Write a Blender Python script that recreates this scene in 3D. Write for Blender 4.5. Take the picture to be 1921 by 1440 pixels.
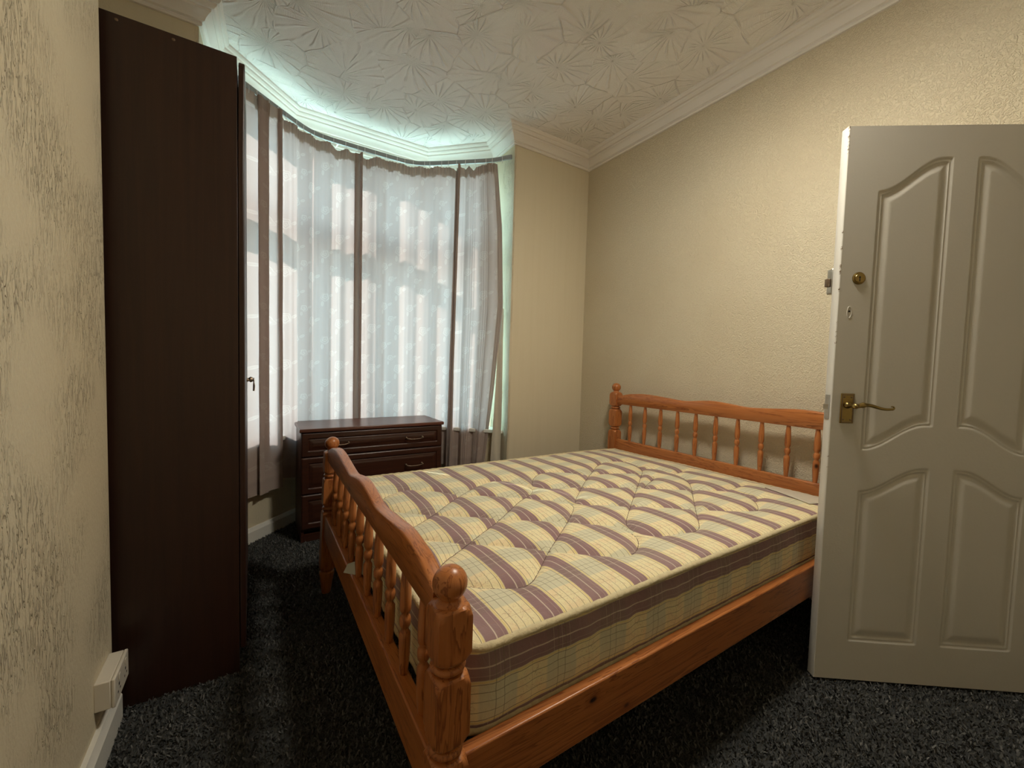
import bpy, bmesh, math, random
import numpy as np
from mathutils import Vector, Matrix

random.seed(7)
for o in list(bpy.data.objects):
    bpy.data.objects.remove(o, do_unlink=True)
SC = bpy.context.scene
COL = SC.collection

# ------------------------------------------------------------------ camera
CAM_H = 1.13
cam_d = bpy.data.cameras.new('camera')
cam_d.sensor_fit = 'HORIZONTAL'
cam_d.sensor_width = 36.0
cam_d.lens = 764.7 / 1921 * 36.0
cam_d.clip_start = 0.02
cam = bpy.data.objects.new('camera', cam_d)
COL.objects.link(cam)
yaw, pit, rol = math.radians(32.5634), math.radians(-2.7818), math.radians(1.57767)
_f = Vector((math.sin(yaw) * math.cos(pit), math.cos(yaw) * math.cos(pit), math.sin(pit)))
_r = Vector((math.cos(yaw), -math.sin(yaw), 0))
_u = _r.cross(_f)
_r2 = _r * math.cos(rol) + _u * math.sin(rol)
_u2 = -_r * math.sin(rol) + _u * math.cos(rol)
mw = Matrix((_r2, _u2, -_f)).transposed().to_4x4()
mw.translation = Vector((0, 0, CAM_H))
cam.matrix_world = mw
SC.camera = cam

# ------------------------------------------------------------------ world, sun, exposure
vs = SC.view_settings
vs.view_transform = 'Standard'
vs.look = 'None'
vs.exposure = 0.38
vs.gamma = 1.0
vs.use_curve_mapping = False
SC.cycles.use_denoising = True
SC.cycles.use_adaptive_sampling = True
SC.cycles.adaptive_threshold = 0.035
SC.cycles.max_bounces = 14
SC.cycles.diffuse_bounces = 8
SC.cycles.transmission_bounces = 8
SC.cycles.transparent_max_bounces = 16
SC.cycles.sample_clamp_indirect = 8.0
SC.cycles.caustics_reflective = False
SC.cycles.caustics_refractive = False

SKY_STRENGTH = 11.5
world = bpy.data.worlds.new('sky')
SC.world = world
world.use_nodes = True
wn = world.node_tree
wn.nodes.clear()
w_out = wn.nodes.new('ShaderNodeOutputWorld')
w_bg = wn.nodes.new('ShaderNodeBackground')
w_tc = wn.nodes.new('ShaderNodeTexCoord')
w_sep = wn.nodes.new('ShaderNodeSeparateXYZ')
w_ramp = wn.nodes.new('ShaderNodeValToRGB')
w_ramp.color_ramp.elements[0].position = 0.0
w_ramp.color_ramp.elements[0].color = (0.62, 0.88, 0.86, 1)
w_ramp.color_ramp.elements[1].position = 0.6
w_ramp.color_ramp.elements[1].color = (0.40, 0.77, 0.90, 1)
wn.links.new(w_tc.outputs['Generated'], w_sep.inputs[0])
wn.links.new(w_sep.outputs['Z'], w_ramp.inputs[0])
wn.links.new(w_ramp.outputs[0], w_bg.inputs['Color'])
w_bg.inputs['Strength'].default_value = SKY_STRENGTH
wn.links.new(w_bg.outputs[0], w_out.inputs[0])

SUN_STRENGTH = 9.5
sun_d = bpy.data.lights.new('sun', 'SUN')
sun_d.energy = SUN_STRENGTH
sun_d.angle = math.radians(0.6)
sun_d.color = (1.0, 0.95, 0.83)
sun = bpy.data.objects.new('sun', sun_d)
COL.objects.link(sun)
# direction the light travels: from beyond the bay, down into the room
sun.rotation_euler = Vector((0.40, -0.62, -0.67)).to_track_quat('-Z', 'Y').to_euler()

FILL_LAMP_XY = (1.28, 0.84)   # fill lamp added to brighten the room, unseen just above the picture
FILL_LAMP_GLOW = 98.0

# ------------------------------------------------------------------ helpers
def tag(o, label=None, cat=None, group=None, kind=None):
    if label: o['label'] = label
    if cat: o['category'] = cat
    if group: o['group'] = group
    if kind: o['kind'] = kind
    return o

class MB:
    """collects geometry for one mesh object"""
    def __init__(s):
        s.v = []; s.f = []; s.uv = None
    def add(s, vs_, fs_):
        b = len(s.v)
        s.v.extend([tuple(p) for p in vs_])
        s.f.extend([tuple(i + b for i in f) for f in fs_])
        return s
    def box(s, x0, x1, y0, y1, z0, z1):
        v = [(x, y, z) for z in (z0, z1) for y in (y0, y1) for x in (x0, x1)]
        return s.add(v, [(0, 2, 3, 1), (4, 5, 7, 6), (0, 1, 5, 4), (2, 6, 7, 3), (0, 4, 6, 2), (1, 3, 7, 5)])
    def prism(s, poly, z0, z1):
        """vertical prism over an xy polygon"""
        n = len(poly)
        a = sum(poly[i][0] * poly[(i + 1) % n][1] - poly[(i + 1) % n][0] * poly[i][1] for i in range(n))
        if a < 0: poly = poly[::-1]
        v = [(x, y, z0) for x, y in poly] + [(x, y, z1) for x, y in poly]
        f = [tuple(range(n))[::-1], tuple(range(n, 2 * n))]
        f += [(i, (i + 1) % n, n + (i + 1) % n, n + i) for i in range(n)]
        return s.add(v, f)
    def extrude(s, pts, off):
        """closed planar polygon pts (3D) extruded by vector off"""
        n = len(pts); off = Vector(off)
        v = [Vector(p) for p in pts]; v += [p + off for p in v]
        f = [tuple(range(n))[::-1], tuple(range(n, 2 * n))]
        f += [(i, (i + 1) % n, n + (i + 1) % n, n + i) for i in range(n)]
        return s.add(v, f)
    def lathe(s, prof, n=24, c=(0, 0, 0), axis='Z'):
        """prof: list of (radius, height)"""
        v = []; f = []
        for r, h in prof:
            for k in range(n):
                a = 2 * math.pi * k / n
                x, y = r * math.cos(a), r * math.sin(a)
                if axis == 'Z': p = (x, y, h)
                elif axis == 'Y': p = (x, h, -y)
                else: p = (h, x, y)
                v.append((c[0] + p[0], c[1] + p[1], c[2] + p[2]))
        m = len(prof)
        for j in range(m - 1):
            for k in range(n):
                f.append((j * n + k, j * n + (k + 1) % n, (j + 1) * n + (k + 1) % n, (j + 1) * n + k))
        f.append(tuple(range(n))[::-1]); f.append(tuple(range((m - 1) * n, m * n)))
        return s.add(v, f)
    def tube(s, pts, r, n=10, closed=False):
        pts = [Vector(p) for p in pts]; m = len(pts)
        rs = r if isinstance(r, (list, tuple)) else [r] * m
        v = []; f = []
        up = Vector((0, 0, 1))
        t0 = (pts[1] - pts[0]).normalized()
        if abs(t0.dot(up)) > 0.9: up = Vector((1, 0, 0))
        nrm = t0.cross(up).normalized()
        for i in range(m):
            if closed: t = (pts[(i + 1) % m] - pts[i - 1]).normalized()
            else: t = (pts[min(i + 1, m - 1)] - pts[max(i - 1, 0)]).normalized()
            nrm = (nrm - t * nrm.dot(t)).normalized()
            b = t.cross(nrm)
            for k in range(n):
                a = 2 * math.pi * k / n
                v.append(pts[i] + nrm * (rs[i] * math.cos(a)) + b * (rs[i] * math.sin(a)))
        for i in range(m if closed else m - 1):
            j = (i + 1) % m
            for k in range(n):
                f.append((i * n + k, i * n + (k + 1) % n, j * n + (k + 1) % n, j * n + k))
        if not closed:
            f.append(tuple(range(n))[::-1]); f.append(tuple(range((m - 1) * n, m * n)))
        return s.add(v, f)
    def build(s, name, mat, parent=None, smooth=False, bevel=0, seg=2, angle=40, fix=True):
        me = bpy.data.meshes.new(name)
        me.from_pydata([tuple(p) for p in s.v], [], s.f)
        if fix:
            bm = bmesh.new(); bm.from_mesh(me)
            bmesh.ops.recalc_face_normals(bm, faces=bm.faces)
            bm.to_mesh(me); bm.free()
        me.materials.append(mat)
        o = bpy.data.objects.new(name, me)
        COL.objects.link(o)
        if parent: o.parent = parent
        if bevel:
            b = o.modifiers.new('bevel', 'BEVEL')
            b.width = bevel; b.segments = seg; b.limit_method = 'ANGLE'; b.angle_limit = math.radians(35)
        if smooth or bevel:
            me.shade_smooth()
            me.set_sharp_from_angle(angle=math.radians(angle))
        return o

def empty(name, loc=(0, 0, 0), rz=0.0):
    o = bpy.data.objects.new(name, None)
    o.empty_display_size = 0.1
    o.location = loc; o.rotation_euler = (0, 0, rz)
    COL.objects.link(o)
    return o

# ------------------------------------------------------------------ material helpers
class NT:
    def __init__(s, name):
        s.m = bpy.data.materials.new(name); s.m.use_nodes = True
        s.t = s.m.node_tree; s.t.nodes.clear()
        s.out = s.n('ShaderNodeOutputMaterial')
    def n(s, typ, ins=None, **props):
        nd = s.t.nodes.new(typ)
        for k, v in props.items(): setattr(nd, k, v)
        for k, v in (ins or {}).items(): s.put(nd.inputs[k], v)
        return nd
    def put(s, sock, v):
        if isinstance(v, bpy.types.NodeSocket): s.t.links.new(v, sock)
        elif isinstance(v, bpy.types.Node): s.t.links.new(v.outputs[0], sock)
        else:
            if hasattr(sock.default_value, '__len__') and not hasattr(v, '__len__'): v = [v] * len(sock.default_value)
            if hasattr(sock.default_value, '__len__') and len(sock.default_value) == 4 and len(v) == 3: v = (*v, 1)
            sock.default_value = v
    def math(s, op, a, b=0.0, c=None, clamp=False):
        nd = s.n('ShaderNodeMath', {0: a, 1: b}, operation=op, use_clamp=clamp)
        if c is not None: s.put(nd.inputs[2], c)
        return nd.outputs[0]
    def vmath(s, op, a, b=(0, 0, 0), scale=None):
        nd = s.n('ShaderNodeVectorMath', {0: a, 1: b}, operation=op)
        if scale is not None: s.put(nd.inputs['Scale'], scale)
        return nd.outputs['Value'] if op in ('LENGTH', 'DISTANCE', 'DOT_PRODUCT') else nd.outputs[0]
    def mix(s, fac, a, b, mode='MIX'):
        nd = s.n('ShaderNodeMix', data_type='RGBA', blend_type=mode)
        s.put(nd.inputs[0], fac); s.put(nd.inputs[6], a); s.put(nd.inputs[7], b)
        return nd.outputs[2]
    def ramp(s, fac, stops):
        nd = s.n('ShaderNodeValToRGB', {0: fac})
        cr = nd.color_ramp
        while len(cr.elements) < len(stops): cr.elements.new(0.5)
        for e, (p, c) in zip(cr.elements, stops):
            e.position = p; e.color = (*c, 1) if len(c) == 3 else c
        return nd.outputs[0]
    def sstep(s, x, a, b):
        return s.n('ShaderNodeMapRange', {0: x, 1: a, 2: b, 3: 0.0, 4: 1.0}, interpolation_type='SMOOTHSTEP').outputs[0]
    def noise(s, vec, scale, detail=2.0, rough=0.5, dist=0.0):
        return s.n('ShaderNodeTexNoise', {'Vector': vec, 'Scale': scale, 'Detail': detail, 'Roughness': rough, 'Distortion': dist})
    def obj(s): return s.n('ShaderNodeTexCoord').outputs['Object']
    def mapv(s, vec, scale=(1, 1, 1), loc=(0, 0, 0), rot=(0, 0, 0)):
        return s.n('ShaderNodeMapping', {'Vector': vec, 'Scale': scale, 'Location': loc, 'Rotation': rot}).outputs[0]
    def bump(s, h, dist=0.001, strength=1.0, normal=None):
        nd = s.n('ShaderNodeBump', {'Height': h, 'Distance': dist, 'Strength': strength})
        if normal is not None: s.put(nd.inputs['Normal'], normal)
        return nd.outputs[0]
    def bsdf(s, color, rough=0.6, normal=None, metal=0.0, spec=0.5, **kw):
        ins = {'Base Color': color, 'Roughness': rough, 'Metallic': metal, 'Specular IOR Level': spec}
        ins.update(kw)
        nd = s.n('ShaderNodeBsdfPrincipled', ins)
        if normal is not None: s.put(nd.inputs['Normal'], normal)
        return nd.outputs[0]
    def done(s, sh):
        s.t.links.new(sh, s.out.inputs[0]); return s.m

def plain(name, col, rough=0.5, metal=0.0, bump=0.0, bscale=60.0, var=0.0):
    t = NT(name); oc = t.obj()
    nz = t.noise(oc, bscale, 3)
    c = t.mix(t.math('MULTIPLY', nz.outputs[0], var), col, tuple(x * 0.5 for x in col)) if var else col
    nrm = t.bump(nz.outputs[0], bump) if bump else None
    return t.done(t.bsdf(c, rough, nrm, metal))

WALL = (0.66, 0.585, 0.43)
def mat_wall_worm():
    t = NT('cream worm textured wallpaper'); oc = t.obj()
    a = t.noise(oc, 78, 1.5, 0.5, 1.6).outputs[0]
    b = t.noise(oc, 210, 1, 0.5, 0.5).outputs[0]
    h = t.math('ADD', t.sstep(a, 0.42, 0.62), t.math('MULTIPLY', b, 0.35))
    big = t.noise(oc, 1.6, 3).outputs[0]
    c = t.mix(t.sstep(big, 0.35, 0.75), WALL, (WALL[0] * 0.95, WALL[1] * 0.93, WALL[2] * 0.9))
    return t.done(t.bsdf(c, 0.62, t.bump(h, 0.0023, 0.9), spec=0.35))
def mat_wall_plain():
    t = NT('cream fine textured wallpaper'); oc = t.obj()
    a = t.noise(oc, 120, 2, 0.6, 0.4).outputs[0]
    st = t.noise(t.mapv(oc, (30, 30, 1.2)), 1.0, 2).outputs[0]
    h = t.math('ADD', a, t.math('MULTIPLY', st, 0.3))
    c = t.mix(t.sstep(st, 0.4, 0.75), WALL, (WALL[0] * 0.98, WALL[1] * 0.975, WALL[2] * 0.96))
    return t.done(t.bsdf(c, 0.62, t.bump(h, 0.0008, 0.8), spec=0.35))
def mat_wall_ridge(rough_w=1.0):
    t = NT('cream vertically ridged wallpaper'); oc = t.obj()
    v = t.mapv(oc, (115, 115, 26))
    a = t.noise(v, 1.0, 2.5, 0.6, 0.9).outputs[0]
    v2 = t.mapv(oc, (160, 160, 55))
    b = t.noise(v2, 1.0, 2, 0.6).outputs[0]
    patch = t.noise(oc, 3.0, 2).outputs[0]
    r = t.math('MULTIPLY', t.sstep(a, 0.50, 0.60), t.sstep(patch, 0.38, 0.62))
    h = t.math('ADD', r, t.math('MULTIPLY', b, 0.45))
    big = t.noise(oc, 1.1, 3).outputs[0]
    c = t.mix(t.sstep(big, 0.35, 0.75), WALL, (WALL[0] * 0.95, WALL[1] * 0.92, WALL[2] * 0.88))
    return t.done(t.bsdf(c, 0.6, t.bump(h, 0.0048 * rough_w, 1.0), spec=0.35))
def mat_ceiling():
    t = NT('white fan patterned artex ceiling'); oc = t.obj()
    wob = t.noise(oc, 3.2, 2)
    v = t.vmath('ADD', oc, t.vmath('SCALE', t.vmath('SUBTRACT', wob.outputs['Color'], (0.5, 0.5, 0.5)), scale=0.09))
    v = t.vmath('MULTIPLY', v, (1, 1, 0))
    S = 4.1
    vo = t.n('ShaderNodeTexVoronoi', {'Vector': v, 'Scale': S, 'Randomness': 0.95}, voronoi_dimensions='2D', feature='F1')
    ed = t.n('ShaderNodeTexVoronoi', {'Vector': v, 'Scale': S, 'Randomness': 0.95}, voronoi_dimensions='2D', feature='DISTANCE_TO_EDGE').outputs['Distance']
    rc = vo.outputs['Color']
    off = t.vmath('SCALE', t.vmath('SUBTRACT', rc, (0.5, 0.5, 0.5)), scale=0.17)
    d = t.vmath('SUBTRACT', t.vmath('SUBTRACT', v, vo.outputs['Position']), off)
    d = t.vmath('MULTIPLY', d, (1, 1, 0))
    sp = t.n('ShaderNodeSeparateXYZ', {0: d})
    sc_ = t.n('ShaderNodeSeparateColor', {0: rc})
    ang = t.math('ARCTAN2', sp.outputs[1], sp.outputs[0])
    ln = t.vmath('LENGTH', d)
    aw = t.math('ADD', t.math('MULTIPLY', ang, 9.0), t.math('MULTIPLY', sc_.outputs[0], 9.0))
    rib = t.math('POWER', t.math('ABSOLUTE', t.math('COSINE', aw)), 14.0)
    cup = t.math('ABSOLUTE', t.math('SINE', aw))
    rad = t.sstep(ln, 0.004, 0.05)
    brk = t.sstep(t.noise(oc, 11.0, 2).outputs[0], 0.36, 0.62)
    rib = t.math('MULTIPLY', t.math('MULTIPLY', rib, rad), t.math('ADD', t.math('MULTIPLY', brk, 0.75), 0.25))
    ring = t.math('SINE', t.math('MULTIPLY', ln, 1150.0))
    e = t.math('SUBTRACT', 1.0, t.sstep(ed, 0.0, 0.028))
    eb = t.sstep(t.noise(oc, 8.0, 2).outputs[0], 0.45, 0.58)
    e = t.math('MULTIPLY', e, eb)
    h = t.math('ADD', t.math('MULTIPLY', rib, 0.8), t.math('MULTIPLY', cup, 0.22))
    h = t.math('ADD', h, t.math('MULTIPLY', e, 0.65))
    h = t.math('ADD', h, t.math('MULTIPLY', ring, 0.05))
    h = t.math('ADD', h, t.math('MULTIPLY', sc_.outputs[1], 0.5))
    h = t.math('ADD', h, t.math('MULTIPLY', t.noise(oc, 160, 2).outputs[0], 0.10))
    return t.done(t.bsdf((0.90, 0.875, 0.85), 0.5, t.bump(h, 0.010, 1.0), spec=0.4))
def mat_paint(name, col, rough=0.35, bumpd=0.0004, scale=50):
    t = NT(name); oc = t.obj()
    a = t.noise(oc, scale, 3, 0.6).outputs[0]
    return t.done(t.bsdf(col, rough, t.bump(a, bumpd, 0.8), spec=0.5))
def mat_carpet():
    t = NT('charcoal carpet'); oc = t.obj()
    a = t.noise(oc, 170, 3, 0.7).outputs[0]
    c = t.ramp(a, [(0.25, (0.02, 0.021, 0.021)), (0.75, (0.09, 0.092, 0.09))])
    return t.done(t.bsdf(c, 0.95, t.bump(a, 0.004), spec=0.1))
def mat_tuft():
    t = NT('charcoal carpet tufts')
    at = t.n('ShaderNodeAttribute', attribute_name='tone', attribute_type='GEOMETRY').outputs['Fac']
    c = t.ramp(at, [(0.0, (0.05, 0.051, 0.050)), (0.6, (0.12, 0.12, 0.115)), (1.0, (0.20, 0.198, 0.19))])
    return t.done(t.bsdf(c, 0.9, None, spec=0.15))

def mat_pine(name, axis, seed=0.0):
    """orange varnished pine, grain along local axis 0/1/2, a few dark knots"""
    t = NT(name); oc = t.obj()
    oi = t.n('ShaderNodeObjectInfo').outputs['Random']
    p = t.vmath('ADD', oc, t.vmath('SCALE', (3.1, 1.7, 2.3), scale=oi))
    sc1 = [22.0] * 3; sc1[axis] = 1.3
    base = t.mapv(p, tuple(sc1))
    g = t.noise(base, 1.0, 4, 0.6, 1.2).outputs[0]
    rings = t.math('FRACT', t.math('MULTIPLY', g, 7.0))
    sc2 = [190.0] * 3; sc2[axis] = 5.0
    fine = t.noise(t.mapv(p, tuple(sc2)), 1.0, 2, 0.5).outputs[0]
    c = t.ramp(rings, [(0.0, (0.50, 0.185, 0.054)), (0.7, (0.43, 0.145, 0.038)), (0.93, (0.22, 0.060, 0.014)), (1.0, (0.46, 0.165, 0.046))])
    c = t.mix(t.math('MULTIPLY', fine, 0.35), c, (0.24, 0.075, 0.02))
    # knots
    ks = [7.5] * 3; ks[axis] = 4.2
    kv = t.mapv(p, tuple(ks))
    vo = t.n('ShaderNodeTexVoronoi', {'Vector': kv, 'Scale': 1.0, 'Randomness': 1.0}, feature='F1')
    pick = t.math('GREATER_THAN', t.n('ShaderNodeSeparateColor', {0: vo.outputs['Color']}).outputs[0], 0.25)
    kd = vo.outputs['Distance']
    core = t.math('MULTIPLY', t.math('SUBTRACT', 1.0, t.sstep(kd, 0.035, 0.075)), pick)
    halo = t.math('MULTIPLY', t.math('SUBTRACT', 1.0, t.sstep(kd, 0.05, 0.17)), pick)
    c = t.mix(t.math('MULTIPLY', halo, 0.6), c, (0.27, 0.075, 0.016))
    c = t.mix(core, c, (0.035, 0.012, 0.005))
    h = t.math('ADD', t.math('MULTIPLY', fine, 0.3), t.math('MULTIPLY', t.noise(oc, 30, 2).outputs[0], 0.5))
    return t.done(t.bsdf(c, 0.33, t.bump(h, 0.0004), spec=0.5))
def mat_darkwood(name, axis, c0, c1, rough=0.35):
    t = NT(name); oc = t.obj()
    sc2 = [60.0] * 3; sc2[axis] = 2.0
    g = t.noise(t.mapv(oc, tuple(sc2)), 1.0, 4, 0.6, 0.6).outputs[0]
    c = t.mix(t.sstep(g, 0.3, 0.7), c0, c1)
    return t.done(t.bsdf(c, rough, t.bump(g, 0.0001), spec=0.5))

def mat_fabric():
    """striped plaid mattress ticking; UV u = across stripes (m), v = along (m)"""
    t = NT('mauve and cream plaid ticking')
    uv = t.n('ShaderNodeUVMap', uv_map='cloth').outputs[0]
    oc = t.obj()
    wb = t.noise(oc, 4.0, 2).outputs['Color']
    uvw = t.vmath('ADD', uv, t.vmath('SCALE', t.vmath('SUBTRACT', wb, (0.5, 0.5, 0.5)), scale=0.012))
    sp = t.n('ShaderNodeSeparateXYZ', {0: uvw})
    u, v = sp.outputs[0], sp.outputs[1]
    PU, PV = 0.149, 0.165
    fu = t.math('FRACT', t.math('DIVIDE', u, PU))
    fv = t.math('FRACT', t.math('DIVIDE', v, PV))
    def line(x, c, w, soft=0.35):
        d = t.math('ABSOLUTE', t.math('SUBTRACT', x, c))
        return t.math('SUBTRACT', 1.0, t.sstep(d, w * (1 - soft), w * (1 + soft)))
    cream = (0.84, 0.74, 0.46); grey = (0.67, 0.63, 0.45); mauve = (0.29, 0.175, 0.18); peach = (0.84, 0.65, 0.40)
    # cross blocks (bands across the stripes): grey-green alternates with cream
    blk = t.math('SUBTRACT', 1.0, line(fv, 0.5, 0.24, 0.10))
    col = t.mix(blk, cream, grey)
    # inner peach wash in cream blocks
    wash = t.noise(oc, 30, 2).outputs[0]
    col = t.mix(t.math('MULTIPLY', t.math('MULTIPLY', t.sstep(wash, 0.45, 0.65), t.math('SUBTRACT', 1.0, blk)), 0.55), col, peach)
    # bow motif scribbles in cream blocks
    mv = t.n('ShaderNodeCombineXYZ', {0: t.math('SUBTRACT', fu, 0.5), 1: t.math('SUBTRACT', fv, 0.5)}).outputs[0]
    wv = t.noise(t.mapv(mv, (7, 7, 1)), 1.0, 1.5, 0.5, 1.2).outputs[0]
    scr = t.math('SUBTRACT', 1.0, t.sstep(t.math('ABSOLUTE', t.math('SUBTRACT', t.math('FRACT', t.math('MULTIPLY', wv, 6.0)), 0.5)), 0.03, 0.10))
    inb = t.math('MULTIPLY', line(fv, 0.5, 0.20), line(fu, 0.5, 0.22))
    col = t.mix(t.math('MULTIPLY', t.math('MULTIPLY', scr, inb), 0.42), col, (0.42, 0.22, 0.12))
    # mauve stripe centred on fu = 0 (and 1)
    fc = t.math('FRACT', t.math('ADD', fu, 0.5))
    band = line(fc, 0.5, 0.185, 0.06)
    mcol = t.mix(t.math('MULTIPLY', blk, 0.30), mauve, (0.23, 0.175, 0.155))
    col = t.mix(band, col, mcol)
    # thin woven lines along the stripes
    for c_, w_, cc, st in ((0.5, 0.010, (0.72, 0.62, 0.50), 0.75), (0.29, 0.016, (0.76, 0.62, 0.27), 0.9), (0.71, 0.016, (0.76, 0.62, 0.27), 0.9),
                           (0.255, 0.006, (0.18, 0.12, 0.08), 0.8), (0.745, 0.006, (0.18, 0.12, 0.08), 0.8),
                           (0.13, 0.006, (0.20, 0.17, 0.10), 0.7), (0.87, 0.006, (0.20, 0.17, 0.10), 0.7), (0.985, 0.006, (0.22, 0.18, 0.12), 0.6), (0.62, 0.006, (0.45, 0.33, 0.27), 0.6)):
        col = t.mix(t.math('MULTIPLY', line(fc, c_, w_), st), col, cc)
    # thin lines across the stripes
    for c_, w_, cc, st in ((0.06, 0.006, (0.20, 0.17, 0.10), 0.55), (0.94, 0.006, (0.20, 0.17, 0.10), 0.55), (0.0, 0.006, (0.65, 0.55, 0.4), 0.5), (0.5, 0.004, (0.4, 0.2, 0.12), 0.35),
                           (0.14, 0.005, (0.65, 0.55, 0.4), 0.4), (0.86, 0.005, (0.65, 0.55, 0.4), 0.4)):
        col = t.mix(t.math('MULTIPLY', line(fv, c_, w_), st), col, cc)
    wear = t.noise(oc, 5.0, 4).outputs[0]
    col = t.mix(t.math('MULTIPLY', t.sstep(wear, 0.4, 0.75), 0.12), col, (0.55, 0.50, 0.38))
    wv2 = t.noise(uv, 900, 1).outputs[0]
    cr = t.noise(oc, 28, 3, 0.55, 0.8).outputs[0]
    h = t.math('ADD', t.math('MULTIPLY', wv2, 0.12), cr)
    return t.done(t.bsdf(col, 0.8, t.bump(h, 0.0042, 0.9), spec=0.2, **{'Sheen Weight': 0.15}))
def mat_piping():
    t = NT('cream roped edge piping'); oc = t.obj()
    a = t.noise(oc, 90, 2, 0.6, 0.3).outputs[0]
    c = t.mix(a, (0.70, 0.60, 0.38), (0.50, 0.42, 0.26))
    return t.done(t.bsdf(c, 0.85, t.bump(a, 0.003), spec=0.2))

def mat_curtain():
    """thin mauve-pink jacquard cloth with a woven rose pattern; attribute 'layers' = how many thicknesses of cloth"""
    t = NT('sheer pinkish jacquard curtain with roses')
    uv = t.n('ShaderNodeUVMap', uv_map='cloth').outputs[0]
    lay = t.n('ShaderNodeAttribute', attribute_name='layers', attribute_type='GEOMETRY').outputs['Fac']
    # rose motif on a staggered grid
    def motif(ox, oy, sx, sy, r, turns):
        p = t.mapv(uv, (1.0 / sx, 1.0 / sy, 1), (ox, oy, 0))
        sp = t.n('ShaderNodeSeparateXYZ', {0: p})
        fx = t.math('SUBTRACT', t.math('FRACT', sp.outputs[0]), 0.5); fy = t.math('SUBTRACT', t.math('FRACT', sp.outputs[1]), 0.5)
        x = t.math('MULTIPLY', fx, sx); y = t.math('MULTIPLY', fy, sy)
        d = t.math('SQRT', t.math('ADD', t.math('MULTIPLY', x, x), t.math('MULTIPLY', y, y)))
        a = t.math('ARCTAN2', y, x)
        wob = t.math('MULTIPLY', t.math('SINE', t.math('MULTIPLY', a, 5.0)), 0.08)
        dn = t.math('ADD', t.math('DIVIDE', d, r), wob)
        inside = t.math('SUBTRACT', 1.0, t.sstep(dn, 0.93, 1.0))
        spiral = t.math('FRACT', t.math('ADD', t.math('MULTIPLY', dn, turns), t.math('DIVIDE', a, 2 * math.pi)))
        ln = t.math('SUBTRACT', 1.0, t.sstep(t.math('ABSOLUTE', t.math('SUBTRACT', spiral, 0.5)), 0.10, 0.26))
        out = t.math('MULTIPLY', inside, t.math('ADD', t.math('MULTIPLY', ln, 0.75), 0.25))
        # leaves
        for lx, ly, an in ((r * 1.5, r * 0.5, 0.5), (-r * 0.6, -r * 1.55, 1.5)):
            ca, sa = math.cos(an), math.sin(an)
            dx = t.math('SUBTRACT', x, lx); dy = t.math('SUBTRACT', y, ly)
            u_ = t.math('ADD', t.math('MULTIPLY', dx, ca), t.math('MULTIPLY', dy, sa))
            v_ = t.math('SUBTRACT', t.math('MULTIPLY', dy, ca), t.math('MULTIPLY', dx, sa))
            q = t.math('ADD', t.math('POWER', t.math('DIVIDE', u_, r * 0.62), 2.0), t.math('POWER', t.math('DIVIDE', v_, r * 0.30), 2.0))
            leaf = t.math('SUBTRACT', 1.0, t.sstep(q, 0.8, 1.05))
            vein = t.sstep(t.math('ABSOLUTE', v_), 0.0006, 0.0022)
            out = t.math('MAXIMUM', out, t.math('MULTIPLY', leaf, t.math('ADD', t.math('MULTIPLY', vein, 0.5), 0.35)))
        return out
    m = t.math('MAXIMUM', motif(0.0, 0.0, 0.23, 0.30, 0.037, 2.5), t.math('MAXIMUM', motif(0.52, 0.40, 0.23, 0.30, 0.031, 2.0), motif(0.28, 0.72, 0.23, 0.30, 0.024, 1.6)))
    m = t.math('MULTIPLY', m, t.math('SUBTRACT', 1.0, t.sstep(lay, 1.2, 1.6)))
    weave = t.noise(t.mapv(uv, (700, 60, 1)), 1.0, 2).outputs[0]
    thin = t.math('ADD', t.math('MULTIPLY', m, 0.30), t.math('MULTIPLY', weave, 0.12))
    one = t.mix(thin, (0.240, 0.178, 0.177), (0.41, 0.335, 0.33))
    col_t = t.mix(t.sstep(lay, 1.0, 2.0), one, (0.085, 0.055, 0.045))
    col_d = t.mix(m, (0.72, 0.59, 0.53), (0.80, 0.70, 0.64))
    nrm = t.bump(t.math('ADD', m, weave), 0.0004, 0.6)
    dif = t.n('ShaderNodeBsdfDiffuse', {'Color': col_d, 'Roughness': 0.5, 'Normal': nrm}).outputs[0]
    tr = t.n('ShaderNodeBsdfTranslucent', {'Color': col_t}).outputs[0]
    mx = t.n('ShaderNodeMixShader', {0: 0.52, 1: dif, 2: tr}).outputs[0]
    return t.done(mx)
def mat_glass():
    t = NT('window glass')
    tr = t.n('ShaderNodeBsdfTransparent', {'Color': (0.93, 0.97, 0.96)}).outputs[0]
    gl = t.n('ShaderNodeBsdfGlossy', {'Color': (1, 1, 1), 'Roughness': 0.02}).outputs[0]
    return t.done(t.n('ShaderNodeMixShader', {0: 0.06, 1: tr, 2: gl}).outputs[0])

def mat_fill_glow():  # emitter of the added fill lamp
    t = NT('fill lamp glow')
    return t.done(t.n('ShaderNodeEmission', {'Color': (1.0, 0.935, 0.79, 1), 'Strength': FILL_LAMP_GLOW}).outputs[0])

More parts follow.
